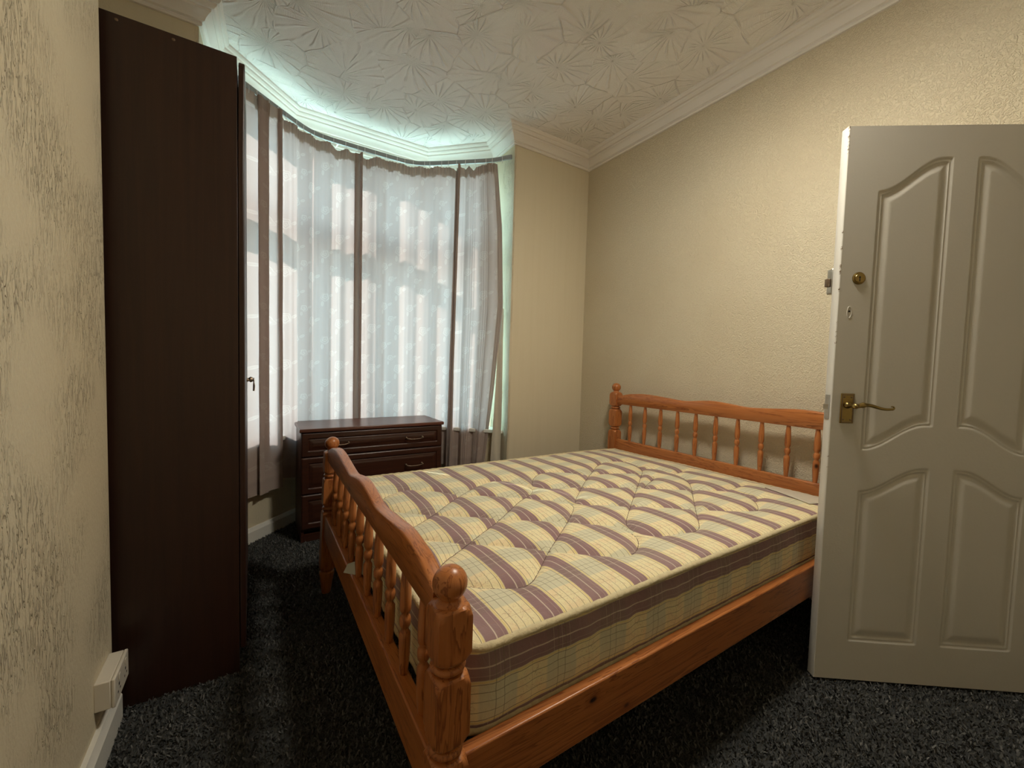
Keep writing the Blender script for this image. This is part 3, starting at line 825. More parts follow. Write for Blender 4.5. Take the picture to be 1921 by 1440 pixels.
rail('side_rail', BX0 + 0.03, BX1 - 0.03, 0.655, 0.682, 0.271, 0.393, M['pine_x'])
rail('side_rail', BX0 + 0.03, BX1 - 0.03, 2.110, 2.137, 0.271, 0.393, M['pine_x'])
for k in range(13):
    x = 0.42 + k * 0.143
    rail('slat', x, x + 0.07, 0.683, 2.109, 0.352, 0.368, M['pine_y'])
def spindle_prof(z0, z1, zc):
    L = []
    for z in np.linspace(z0, zc - 0.030, 10):
        t = (z - z0) / (zc - 0.030 - z0); L.append((0.0088 + 0.0048 * math.sin(t * math.pi * 0.62), z))
    L += [(0.0095, zc - 0.024), (0.0085, zc - 0.018), (0.0125, zc - 0.012), (0.0136, zc - 0.004), (0.0136, zc + 0.004), (0.0120, zc + 0.010), (0.0085, zc + 0.014), (0.0105, zc + 0.020)]
    for z in np.linspace(zc + 0.026, z1, 10):
        t = (z1 - z) / (z1 - zc - 0.026); L.append((0.0088 + 0.0048 * math.sin(t * math.pi * 0.62), z))
    return L
for (xc, z0, z1, zc) in ((0.297, 0.386, 0.656, 0.520), (2.262, 0.602, 0.866, 0.735)):
    proto = None
    for k in range(10):
        y = (0.835 if xc > 1 else 0.790) + k * 0.1262
        sh = 0.0 if xc > 1 else (0.006 + 0.018 * (y - BY0) / 1.447) / 0.72
        if proto is None:
            m = MB(); m.lathe(spindle_prof(z0, z1, zc), 20, (0, 0, 0)); proto = m.build('spindle', M['pine_z'], bed, smooth=True, angle=60); o = proto
        else:
            o = proto.copy(); COL.objects.link(o); o.parent = bed
        o.location = bl(xc, y, 0); o.rotation_euler = (0, sh, 0)

# ------------------------------------------------------------------ mattress
MX0, MX1, MY0, MY1 = 0.335, 2.236, 0.690, 2.085
MZ0, MZT = 0.372, 0.556
matt = empty('mattress', (MX0, MY0, MZ0))
tag(matt, 'mauve and cream plaid quilted mattress lying on the pine bed', 'mattress')
def matt_outline(t_list, inset=0.0, r=0.075):
    """points of the rounded rectangle, in world xy, at arclength steps"""
    x0, x1, y0, y1 = MX0 + inset, MX1 - inset, MY0 + inset, MY1 - inset; r = r - inset * 0.6
    pts = []
    def arc(cx, cy, a0):
        for k in range(9):
            a = a0 + math.pi / 2 * k / 8; pts.append((cx + r * math.cos(a), cy + r * math.sin(a)))
    def line(p, q, n):
        for k in range(1, n): pts.append((p[0] + (q[0] - p[0]) * k / n, p[1] + (q[1] - p[1]) * k / n))
    arc(x0 + r, y0 + r, math.pi); line((x0 + r, y0), (x1 - r, y0), 150)
    arc(x1 - r, y0 + r, -math.pi / 2); line((x1, y0 + r), (x1, y1 - r), 100)
    arc(x1 - r, y1 - r, 0); line((x1 - r, y1), (x0 + r, y1), 150)
    arc(x0 + r, y1 - r, math.pi / 2); line((x0, y1 - r), (x0, y0 + r), 100)
    return pts
QUILT = [[(0.771,1.62),(0.727,1.689),(0.666,1.75),(0.607,1.791),(0.545,1.787),(0.478,1.743),(0.439,1.69),(0.429,1.627),(0.451,1.578),(0.513,1.509),(0.582,1.455),(0.662,1.387),(0.729,1.343),(0.781,1.288),(0.874,1.217),(0.943,1.172),(0.992,1.145),(1.05,1.083),(1.102,1.044),(1.127,1.007),(1.126,0.95),(1.106,0.906),(1.051,0.861),(1.003,0.839),(0.959,0.841),(0.913,0.868),(0.847,0.922),(0.777,0.979),(0.739,1.022),(0.693,1.061),(0.642,1.103),(0.577,1.154),(0.517,1.212),(0.46,1.263),(0.436,1.313),(0.44,1.343),(0.46,1.364),(0.52,1.407),(0.581,1.452),(0.717,1.571),(0.78,1.615),(0.89,1.7),(0.992,1.742),(1.046,1.725),(1.113,1.655),(1.129,1.582),(1.109,1.522),(1.041,1.465),(0.976,1.431),(0.879,1.358),(0.775,1.279),(0.675,1.216),(0.59,1.156),(0.527,1.114),(0.469,1.081),(0.438,1.046),(0.427,0.996),(0.442,0.958),(0.47,0.929),(0.505,0.896),(0.556,0.865),(0.594,0.848),(0.632,0.858),(0.687,0.902),(0.759,0.965),(0.833,1.023),(0.888,1.065),(0.994,1.144),(1.069,1.205),(1.121,1.252),(1.137,1.283),(1.128,1.322),(1.089,1.357),(1.028,1.405),(0.993,1.456),(0.922,1.498),(0.846,1.562),(0.771,1.62)],[(1.773,1.151),(1.727,1.201),(1.64,1.252),(1.575,1.317),(1.497,1.354),(1.416,1.393),(1.336,1.445),(1.286,1.484),(1.209,1.495),(1.154,1.533),(1.146,1.581),(1.18,1.637),(1.24,1.705),(1.31,1.754),(1.372,1.742),(1.444,1.7),(1.486,1.64),(1.508,1.597),(1.598,1.575),(1.707,1.541),(1.805,1.481),(1.869,1.419),(1.555,1.28),(1.663,1.25),(1.728,1.197),(1.786,1.162),(1.861,1.116),(1.926,1.055),(1.935,0.989),(1.907,0.93),(1.836,0.878),(1.778,0.853),(1.716,0.874),(1.644,0.917),(1.546,0.978),(1.482,1.023),(1.431,1.071),(1.366,1.121),(1.314,1.133),(1.272,1.193),(1.19,1.237),(1.158,1.271),(1.167,1.301),(1.232,1.361),(1.327,1.441),(1.486,1.566),(1.592,1.642),(1.705,1.73),(1.807,1.785),(1.906,1.763),(1.967,1.704),(1.951,1.617),(1.896,1.544),(1.794,1.469),(1.586,1.32),(1.428,1.21),(1.298,1.116),(1.205,1.049),(1.168,1.015),(1.151,0.984),(1.14,0.932),(1.167,0.894),(1.184,0.881),(1.268,0.862),(1.325,0.846),(1.362,0.851),(1.397,0.869),(1.504,0.951),(1.611,1.03),(1.735,1.122),(1.85,1.207),(1.92,1.266),(1.988,1.357),(2.007,1.462),(1.976,1.535),(1.92,1.563)],[(1.983,1.41),(2.145,1.427)],[(1.954,1.076),(2.141,1.093)],[(1.906,0.923),(1.958,0.938),(1.981,0.919)]]
def smooth_line(c, rounds=3):
    P = np.array(c, float)
    for _ in range(rounds):
        Q = [P[0]]
        for a, b in zip(P[:-1], P[1:]): Q += [a * 0.75 + b * 0.25, a * 0.25 + b * 0.75]
        Q.append(P[-1]); P = np.array(Q)
    d = np.r_[0, np.cumsum(np.hypot(*np.diff(P, axis=0).T))]
    s_ = np.arange(0, d[-1], 0.004)
    return np.stack([np.interp(s_, d, P[:, 0]), np.interp(s_, d, P[:, 1])], 1)
QLINES = [smooth_line(c) for c in QUILT]
def build_mattress():
    rng = np.random.default_rng(11)
    step = 0.005
    gx = np.arange(MX0 - 0.01, MX1 + 0.012, step); gy = np.arange(MY0 - 0.01, MY1 + 0.012, step)
    D = np.full((len(gy), len(gx)), 0.12)
    Q = np.concatenate(QLINES)
    R = 22
    for qx, qy in Q:
        ci, cj = int((qx - gx[0]) / step), int((qy - gy[0]) / step)
        i0, i1, j0, j1 = max(0, ci - R), min(len(gx), ci + R + 1), max(0, cj - R), min(len(gy), cj + R + 1)
        if i1 <= i0 or j1 <= j0: continue
        dd = np.sqrt((gx[None, i0:i1] - qx) ** 2 + (gy[j0:j1, None] - qy) ** 2)
        D[j0:j1, i0:i1] = np.minimum(D[j0:j1, i0:i1], dd)
    def height(x, y):
        x = np.asarray(x, float); y = np.asarray(y, float)
        fi = np.clip((x - gx[0]) / step, 0, len(gx) - 1.001); fj = np.clip((y - gy[0]) / step, 0, len(gy) - 1.001)
        i, j = fi.astype(int), fj.astype(int); a, b = fi - i, fj - j
        d = D[j, i] * (1 - a) * (1 - b) + D[j, i + 1] * a * (1 - b) + D[j + 1, i] * (1 - a) * b + D[j + 1, i + 1] * a * b
        edge = np.minimum(np.minimum(x - MX0, MX1 - x), np.minimum(y - MY0, MY1 - y))
        z = MZT + 0.010 * (1 - np.exp(-np.maximum(edge, 0) / 0.05))
        z = z + 0.020 * (1 - np.exp(-d / 0.026)) + 0.004 * (1 - np.exp(-d / 0.004)) - 0.020
        z = z - 0.014 * (y - 0.70) / 1.37 - 0.012 * np.exp(-np.maximum(MX1 - x, 0) / 0.25)
        z = z + 0.003 * np.sin(x * 9 + 2 * y) * np.sin(y * 7 + 1)
        z = z - 0.010 * np.exp(-((np.maximum(edge, 0) - 0.0) / 0.014) ** 2)
        return z
    # top: rings from the outline to a grid is awkward, so use the outline clipped grid
    m = MB(); uv = []
    def rr_inside(x, y, ins=0.012, r=0.07):
        ax = max(MX0 + r - x, x - (MX1 - r), 0.0); ay = max(MY0 + r - y, y - (MY1 - r), 0.0)
        if ax > 0 and ay > 0: return math.hypot(ax, ay) <= r - ins
        return x >= MX0 + ins and x <= MX1 - ins and y >= MY0 + ins and y <= MY1 - ins
    # map square grid to rounded rectangle smoothly by pulling corner points in
    nx, ny = 420, 310
    U = np.linspace(0, 1, nx); V = np.linspace(0, 1, ny)
    ins = 0.010; r = 0.065
    xs = MX0 + ins + U * (MX1 - MX0 - 2 * ins); ys = MY0 + ins + V * (MY1 - MY0 - 2 * ins)
    X, Y = np.meshgrid(xs, ys)
    cxl, cxr, cyl, cyr = MX0 + ins + r, MX1 - ins - r, MY0 + ins + r, MY1 - ins - r
    ax = np.where(X < cxl, X - cxl, np.where(X > cxr, X - cxr, 0)); ay = np.where(Y < cyl, Y - cyl, np.where(Y > cyr, Y - cyr, 0))
    mxx = np.maximum(abs(ax), abs(ay)); ln = np.sqrt(ax ** 2 + ay ** 2)
    k = np.where(ln > 1e-9, mxx / np.maximum(ln, 1e-9), 1.0)
    both = (abs(ax) > 0) & (abs(ay) > 0)
    X = np.where(both, X - ax + ax * k, X); Y = np.where(both, Y - ay + ay * k, Y)
    Zt = height(X, Y)
    top = np.stack([X - MX0, Y - MY0, Zt - MZ0], 2).reshape(-1, 3)
    m.v = [tuple(p) for p in top]
    idx = np.arange(nx * ny).reshape(ny, nx)
    m.f = [tuple(q) for q in np.stack([idx[:-1, :-1], idx[:-1, 1:], idx[1:, 1:], idx[1:, :-1]], 2).reshape(-1, 4)]
    SU = 0.0955     # where the first mauve stripe centre falls from the foot edge
    uvs = [((p[0] - SU), p[1] + 0.03) for p in top]
    # sides
    out = matt_outline(None); n = len(out)
    levels = [0.0, 0.03, 0.10, 0.20, 0.30, 0.40, 0.50, 0.60, 0.70, 0.80, 0.90, 0.97, 1.0]
    base = len(m.v); s_acc = 0.0; arcs = []
    for i in range(n + 1):
        arcs.append(s_acc); a, b = out[i % n], out[(i + 1) % n]; s_acc += math.hypot(b[0] - a[0], b[1] - a[1])
    ox = np.array([p[0] for p in out]); oy = np.array([p[1] for p in out])
    cxm, cym = (MX0 + MX1) / 2, (MY0 + MY1) / 2
    ztop = height(np.clip(ox, MX0 + 0.012, MX1 - 0.012), np.clip(oy, MY0 + 0.012, MY1 - 0.012)) - 0.006
    for t in levels:
        bulge = 0.012 * math.sin(math.pi * t) ** 0.7
        for i in range(n + 1):
            a = out[i % n]; p_, q_ = out[(i - 1) % n], out[(i + 1) % n]
            tx, ty = q_[0] - p_[0], q_[1] - p_[1]; L = math.hypot(tx, ty); nxv, nyv = ty / L, -tx / L
            s_ = arcs[i]
            wr = 0.0022 * math.sin(s_ * 43 + 2 * math.sin(s_ * 11)) * math.sin(math.pi * t) + 0.0016 * math.sin(s_ * 97 + t * 3) * math.sin(math.pi * t) - 0.005 * math.exp(-((t - 0.5) / 0.10) ** 2) * (0.6 + 0.4 * math.sin(s_ * 21))
            off = -0.004 + bulge * 0.9 + wr
            z = MZ0 + 0.010 + (ztop[i % n] - MZ0 - 0.010) * t
            m.v.append((a[0] + nxv * off - MX0, a[1] + nyv * off - MY0, z - MZ0))
            uvs.append(((1 - t) * 0.175 + 0.149 * 0.76, s_ + 0.03))
    for j in range(len(levels) - 1):
        for i in range(n):
            m.f.append((base + j * (n + 1) + i, base + j * (n + 1) + i + 1, base + (j + 1) * (n + 1) + i + 1, base + (j + 1) * (n + 1) + i))
    bi = len(m.v); m.v.extend([(p[0] - MX0, p[1] - MY0, 0.010) for p in out]); uvs.extend([(0.03, 0.05)] * n)
    m.f.append(tuple(range(bi, bi + n))[::-1])
    o = m.build('ticking', M['fabric'], matt, smooth=True, angle=55, fix=False)
    me = o.data; ul = me.uv_layers.new(name='cloth')
    li = np.zeros(len(me.loops), np.int32); me.loops.foreach_get('vertex_index', li)
    ua = np.array(uvs, np.float32)[li]; ul.data.foreach_set('uv', ua.ravel())
    # piping round the top and bottom edges
    for zz_, rr in ((1, 0.0085), (0, 0.0085)):
        o2 = matt_outline(None, 0.003); h = height(np.clip([p[0] for p in o2], MX0 + 0.012, MX1 - 0.012), np.clip([p[1] for p in o2], MY0 + 0.012, MY1 - 0.012))
        pts = [(p[0] - MX0, p[1] - MY0, (h[i] - 0.002 - MZ0) if zz_ else 0.011) for i, p in enumerate(o2)]
        rs = [rr * (1 + 0.10 * math.sin(i * 1.9) + rng.uniform(-0.06, 0.06)) for i in range(len(pts))]
        pm = MB(); pm.tube(pts, rs, 10, True); pm.build('piping', M['piping'], matt, smooth=True, angle=80)
    for ql in QLINES:
        hq = height(ql[:, 0], ql[:, 1]); st = MB()
        st.tube([(p[0] - MX0, p[1] - MY0, h_ - MZ0 + 0.0004) for p, h_ in zip(ql, hq)], 0.0011, 6); st.build('quilt_stitching', M['thread'], matt, smooth=True)
    # pale panel stitched over the head corner nearest the door
    g = MB(); nn = 14; c0 = []
    A, B, C_, D_ = (2.02, 0.76), (2.19, 0.715), (2.215, 0.97), (2.10, 0.98)
    for j in range(nn + 1):
        for i in range(nn + 1):
            a, b = i / nn, j / nn
            x = (A[0] * (1 - a) + B[0] * a) * (1 - b) + (D_[0] * (1 - a) + C_[0] * a) * b
            y = (A[1] * (1 - a) + B[1] * a) * (1 - b) + (D_[1] * (1 - a) + C_[1] * a) * b
            zq = float(height(x, y)); c0.append((x - MX0, y - MY0, zq - MZ0 + 0.0035))
    ff = [(j * (nn + 1) + i, j * (nn + 1) + i + 1, (j + 1) * (nn + 1) + i + 1, (j + 1) * (nn + 1) + i) for j in range(nn) for i in range(nn)]
    g.add(c0, ff); po = g.build('corner_panel', M['tape'], matt, smooth=True, angle=80, fix=False)
    po['label'] = 'pale creased label panel across the head corner'
    sm = po.modifiers.new('thick', 'SOLIDIFY'); sm.thickness = 0.002; sm.offset = 0
build_mattress()
# card caught between the footboard spindles
cd = empty('card_scrap', (0.306, 1.440, 0.391), math.radians(12))
tag(cd, 'small folded white and blue card caught between the footboard spindles', 'card')
m = MB(); m.extrude([(-0.045, 0.010, 0.015), (-0.008, -0.006, 0.0), (-0.004, 0.0, 0.045), (-0.030, 0.010, 0.040)], (0.001, 0.002, 0)); m.build('card_flap', M['card'], cd)
m = MB(); m.extrude([(-0.010, -0.008, 0.0), (0.0, -0.010, 0.0), (0.0, -0.002, 0.05), (-0.010, 0.0, 0.047)], (0.001, 0.002, 0)); m.build('fold', M['cardblue'], cd)
m = MB(); m.extrude([(0.0, -0.010, 0.012), (0.010, -0.040, -0.0), (0.014, -0.028, 0.045), (0.0, -0.004, 0.050)], (0.001, 0.002, 0)); m.build('card_back', M['card'], cd)

# ------------------------------------------------------------------ chest of drawers
CX0, CX1, CY0, CY1 = CHEST
chest = empty('chest_of_drawers', (CX0, CY0, 0))
tag(chest, 'low dark mahogany chest of drawers standing under the bay window', 'chest of drawers')
W_ = CX1 - CX0; D_ = CY1 - CY0
m = MB(); m.box(0, 0.018, 0.020, D_, 0, 0.683); m.box(W_ - 0.018, W_, 0.020, D_, 0, 0.683); m.box(0.018, W_ - 0.018, D_ - 0.008, D_, 0.05, 0.683); m.box(0.018, W_ - 0.018, 0.03, D_ - 0.008, 0.05, 0.066)
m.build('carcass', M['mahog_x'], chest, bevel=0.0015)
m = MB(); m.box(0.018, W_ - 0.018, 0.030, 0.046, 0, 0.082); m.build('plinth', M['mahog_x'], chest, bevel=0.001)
m = MB(); m.box(-0.010, W_ + 0.010, -0.008, D_ + 0.01, 0.683, 0.706); m.build('top', M['mahog_sheen_top'], chest, bevel=0.006, seg=3)
def drawer(z0, z1):
    g = MB(); w0, w1 = 0.002, W_ - 0.002
    nx, nz = 160, max(20, int((z1 - z0) / 0.0035))
    xs = np.linspace(w0, w1, nx); zs = np.linspace(z0, z1, nz); X, Z = np.meshgrid(xs, zs)
    d = np.minimum(np.minimum(X - w0, w1 - X), np.minimum(Z - z0, z1 - Z))
    h = -0.005 * (1 - smooth(d, 0, 0.006)) - 0.007 * smooth(d, 0.034, 0.040) + 0.003 * smooth(d, 0.041, 0.045) + 0.004 * smooth(d, 0.048, 0.066)
    co = np.stack([X, -h, Z], 2).reshape(-1, 3); g.v = [tuple(p) for p in co]
    idx = np.arange(nx * nz).reshape(nz, nx)
    g.f = [tuple(q) for q in np.stack([idx[:-1, :-1], idx[:-1, 1:], idx[1:, 1:], idx[1:, :-1]], 2).reshape(-1, 4)]
    b = len(g.v); g.v += [(w0, 0.005, z0), (w1, 0.005, z0), (w1, 0.005, z1), (w0, 0.005, z1), (w0, 0.019, z0), (w1, 0.019, z0), (w1, 0.019, z1), (w0, 0.019, z1)]
    g.f += [(b, b + 4, b + 5, b + 1), (b + 1, b + 5, b + 6, b + 2), (b + 2, b + 6, b + 7, b + 3), (b + 3, b + 7, b + 4, b), (b + 4, b + 7, b + 6, b + 5)]
    dr = g.build('drawer', M['mahog_x'], chest, smooth=True, angle=35, fix=False)
    zc = (z0 + z1) / 2 + (0.0 if z1 - z0 < 0.18 else 0.006)
    for xc in (0.2115, W_ - 0.2065):
        hm = MB()
        pts = [(xc - 0.056, -0.004, zc), (xc - 0.056, -0.018, zc - 0.001), (xc - 0.050, -0.024, zc - 0.003), (xc - 0.03, -0.027, zc - 0.006), (xc, -0.028, zc - 0.007), (xc + 0.03, -0.027, zc - 0.006), (xc + 0.050, -0.024, zc - 0.003), (xc + 0.056, -0.018, zc - 0.001), (xc + 0.056, -0.004, zc)]
        hm.tube(pts, [0.0035, 0.0035, 0.004, 0.0032, 0.003, 0.0032, 0.004, 0.0035, 0.0035], 10)
        for s_ in (-1, 1):
            hm.lathe([(0.008, 0.002), (0.008, -0.004), (0.005, -0.007)], 14, (xc + s_ * 0.056, 0, zc), 'Y')
            hm.lathe([(0.001, -0.030), (0.0055, -0.026), (0.006, -0.020), (0.0045, -0.016)], 12, (xc + s_ * 0.056, 0, zc), 'Y')
        hm.build('handle', M['antique'], dr, smooth=True, angle=50)
drawer(0.5325, 0.6800); drawer(0.3025, 0.5285); drawer(0.0870, 0.2985)

# ------------------------------------------------------------------ wardrobe
WX0, WX1, WY0, WY1, WH = -0.70, -0.040, 1.70, 2.54, 2.13
ward = empty('wardrobe', (WX0, WY0, 0))
tag(ward, 'tall dark brown wardrobe standing in the alcove at the left', 'wardrobe')
w_, d_ = WX1 - WX0, WY1 - WY0
m = MB(); m.box(0, w_, 0, 0.018, 0.0, WH); m.box(0, w_, d_ - 0.018, d_, 0.0, WH); m.box(0, 0.008, 0.018, d_ - 0.018, 0.0, WH)
m.box(0.008, w_, 0.018, d_ - 0.018, 0.08, 0.098); m.box(0.008, w_, 0.018, d_ - 0.018, WH - 0.018, WH)
m.build('carcass', M['mahog'], ward, bevel=0.001)
m = MB(); m.box(w_ - 0.03, w_ - 0.012, 0.018, d_ - 0.018, 0, 0.08); m.build('plinth', M['mahog'], ward)
for k in (0, 1):
    g = MB(); y0, y1 = (0.001, d_ / 2 - 0.0015) if k == 0 else (d_ / 2 + 0.0015, d_ - 0.001)
    r = 0.03; zt = WH - 0.003; out = []
    # the first door is a little warped at its top, so it stands off the carcass
    for a in np.linspace(0, math.pi / 2, 8): out.append((y1 - (0.004 if k == 0 else r) * (1 - math.cos(a)), zt - (0.004 if k == 0 else r) * (1 - math.sin(a))))
    for a in np.linspace(math.pi / 2, math.pi, 8): out.append((y0 + (r if k == 0 else 0.004) * (1 + math.cos(a)), zt - (r if k == 0 else 0.004) * (1 - math.sin(a))))
    zs = np.linspace(zt - 0.04, 0.085, 40)
    left = [(y0, z) for z in zs]; right = [(y1, z) for z in zs[::-1]]
    poly = out + left + right; nP = len(poly)
    lean = lambda z: 0.0030 * max(0.0, (z - 1.75) / 0.35) ** 1.3 if k == 0 else 0.0
    v = [(w_ + 0.0012 + lean(z), y, z) for y, z in poly] + [(w_ + 0.0192 + lean(z), y, z) for y, z in poly]
    g.add(v, [tuple(range(nP))[::-1], tuple(range(nP, 2 * nP))] + [(i, (i + 1) % nP, nP + (i + 1) % nP, nP + i) for i in range(nP)])
    dr = g.build('door', M['mahog'], ward, bevel=0.006, seg=3)
    yk = (y1 - 0.035) if k == 0 else (y0 + 0.035)
    if k == 0:
        esc = MB(); esc.lathe([(0.013, w_ + 0.019), (0.013, w_ + 0.021), (0.006, w_ + 0.024), (0.005, w_ + 0.028)], 18, (0, yk, 1.030), 'X'); eo = esc.build('escutcheon', M['antique'], dr, smooth=True)
        ky = MB(); ky.tube([(w_ + 0.022, yk, 1.030), (w_ + 0.044, yk, 1.030)], 0.0026, 8)
        ky.tube([(w_ + 0.046, yk + 0.009 * math.cos(a), 1.030 + 0.009 * math.sin(a)) for a in np.linspace(0, 6.28, 17)[:-1]], 0.0022, 8, True)
        ky.tube([(w_ + 0.046, yk, 1.021), (w_ + 0.047, yk, 1.008), (w_ + 0.046, yk, 0.984)], [0.002, 0.004, 0.0035], 8)
        ky.build('key', M['antique'], dr, smooth=True)
    else:
        kb = MB(); kb.lathe([(0.009, w_ + 0.019), (0.006, w_ + 0.026), (0.013, w_ + 0.034), (0.010, w_ + 0.042), (0.001, w_ + 0.044)], 18, (0, yk, 1.03), 'X'); kb.build('knob', M['antique'], dr, smooth=True)
for px in (-0.335, -0.204):
    m = MB(); m.lathe([(0.0001, 0.0), (0.0045, 0.0), (0.0045, -0.001), (0.003, -0.0018), (0.0001, -0.0018)], 14, (px - WX0, 0.0, 2.113), 'Y'); m.build('screw_cover', M['antique'], ward, smooth=True)

# ------------------------------------------------------------------ socket box on the left wall
sk = empty('wall_socket', (XC, 1.557, 0.195))
tag(sk, 'white double socket box low on the left wall above skirting', 'socket')
m = MB(); m.box(-0.001, 0.034, -0.073, 0.070, -0.040, 0.040); m.build('back_box', M['plastic'], sk, bevel=0.003)
m = MB(); m.box(0.034, 0.043, -0.073, 0.070, -0.041, 0.041); fp = m.build('face_plate', M['plastic'], sk, bevel=0.003)
for s_ in (-1, 1):
    m = MB(); m.box(0.043, 0.0455, s_ * 0.034 - 0.006, s_ * 0.034 + 0.006, 0.016, 0.032); m.build('switch', M['plastic'], fp, bevel=0.001)
    m = MB(); m.box(0.0425, 0.0434, s_ * 0.034 - 0.004, s_ * 0.034 + 0.004, -0.002, 0.006)
    m.box(0.0425, 0.0434, s_ * 0.034 - 0.014, s_ * 0.034 - 0.008, -0.018, -0.012); m.box(0.0425, 0.0434, s_ * 0.034 + 0.008, s_ * 0.034 + 0.014, -0.018, -0.012); m.build('pin_hole', M['black'], fp)

# ------------------------------------------------------------------ curtain track and curtains
KEY = [(-0.175, 2.655), (-0.13, 2.735), (0.05, 2.897), (0.275, 3.10), (0.375, 3.155), (0.52, 3.165), (0.90, 3.165), (1.045, 3.155), (1.145, 3.10), (1.37, 2.905), (1.545, 2.745), (1.600, 2.655)]
def resample(P, step):
    P = np.array(P, float)
    for _ in range(3):      # Chaikin
        Q = [P[0]]
        for a, b in zip(P[:-1], P[1:]): Q += [a * 0.75 + b * 0.25, a * 0.25 + b * 0.75]
        Q.append(P[-1]); P = np.array(Q)
    d = np.r_[0, np.cumsum(np.hypot(*np.diff(P, axis=0).T))]
    s = np.arange(0, d[-1], step)
    return np.stack([np.interp(s, d, P[:, 0]), np.interp(s, d, P[:, 1])], 1), d[-1]
PATH, PLEN = resample(KEY, 0.004)
TAN = np.gradient(PATH, axis=0); TAN /= np.linalg.norm(TAN, axis=1)[:, None]
def at_s(s):
    i = np.clip(s / 0.004, 0, len(PATH) - 1.001); k = i.astype(int); f_ = (i - k)[:, None]
    p = PATH[k] * (1 - f_) + PATH[np.minimum(k + 1, len(PATH) - 1)] * f_
    t = TAN[k] * (1 - f_) + TAN[np.minimum(k + 1, len(PATH) - 1)] * f_
    # extrapolate beyond the ends
    over = (s - (len(PATH) - 1) * 0.004).clip(0); under = (-s).clip(0)
    p = p + t * over[:, None] - t * under[:, None]
    n = np.stack([t[:, 1], -t[:, 0]], 1)      # towards the room
    return p, t, n
def s_of_x(x, side=None):
    i = np.argmin(abs(PATH[:, 0] - x)); return i * 0.004

track = empty('curtain_track', (0.7, 3.165, 2.655))
tag(track, 'bent grey metal curtain track running round the bay window', 'curtain track')
m = MB(); rp = [Vector((*PATH[i], 0)) for i in range(0, len(PATH), 6)] + [Vector((1.622, 2.628, 0))]
v = []; f = []
for i, p in enumerate(rp):
    t_ = (rp[min(i + 1, len(rp) - 1)] - rp[max(i - 1, 0)]).normalized(); n_ = Vector((t_.y, -t_.x, 0))
    for a, z in ((-0.006, -0.013), (0.006, -0.013), (0.006, 0.017), (-0.006, 0.017)):
        q = p + n_ * a; v.append((q.x - 0.7, q.y - 3.165, z))
for i in range(len(rp) - 1):
    for k in range(4): f.append((i * 4 + k, i * 4 + (k + 1) % 4, (i + 1) * 4 + (k + 1) % 4, (i + 1) * 4 + k))
f.append((0, 1, 2, 3)); e = (len(rp) - 1) * 4; f.append((e + 3, e + 2, e + 1, e))
m.add(v, f); m.build('track', M['railm'], track)
for s_ in (0.25, 0.9, 1.55, PLEN - 0.12):
    p, t_, n_ = at_s(np.array([s_])); p = p[0]; n_ = n_[0]
    m = MB(); a = p - n_ * 0.006; b = p - n_ * (0.16 if 0.5 < s_ < 1.8 else 0.12)
    pts = [(a[0] - 0.7, a[1] - 3.165, 0.01), (b[0] - 0.7, b[1] - 3.165, 0.03)]
    m.tube(pts, 0.005, 8); m.build('bracket', M['gloss'], track)
for k in range(30):
    s_ = 0.10 + k * (PLEN - 0.14) / 29 + random.uniform(-0.015, 0.015)
    p, t_, n_ = at_s(np.array([s_])); p = p[0] + n_[0] * 0.008; m = MB()
    m.box(p[0] - 0.7 - 0.0016, p[0] - 0.7 + 0.0016, p[1] - 3.165 - 0.0016, p[1] - 3.165 + 0.0016, -0.034, 0.012)
    m.build('glider', M['upvc'], track)

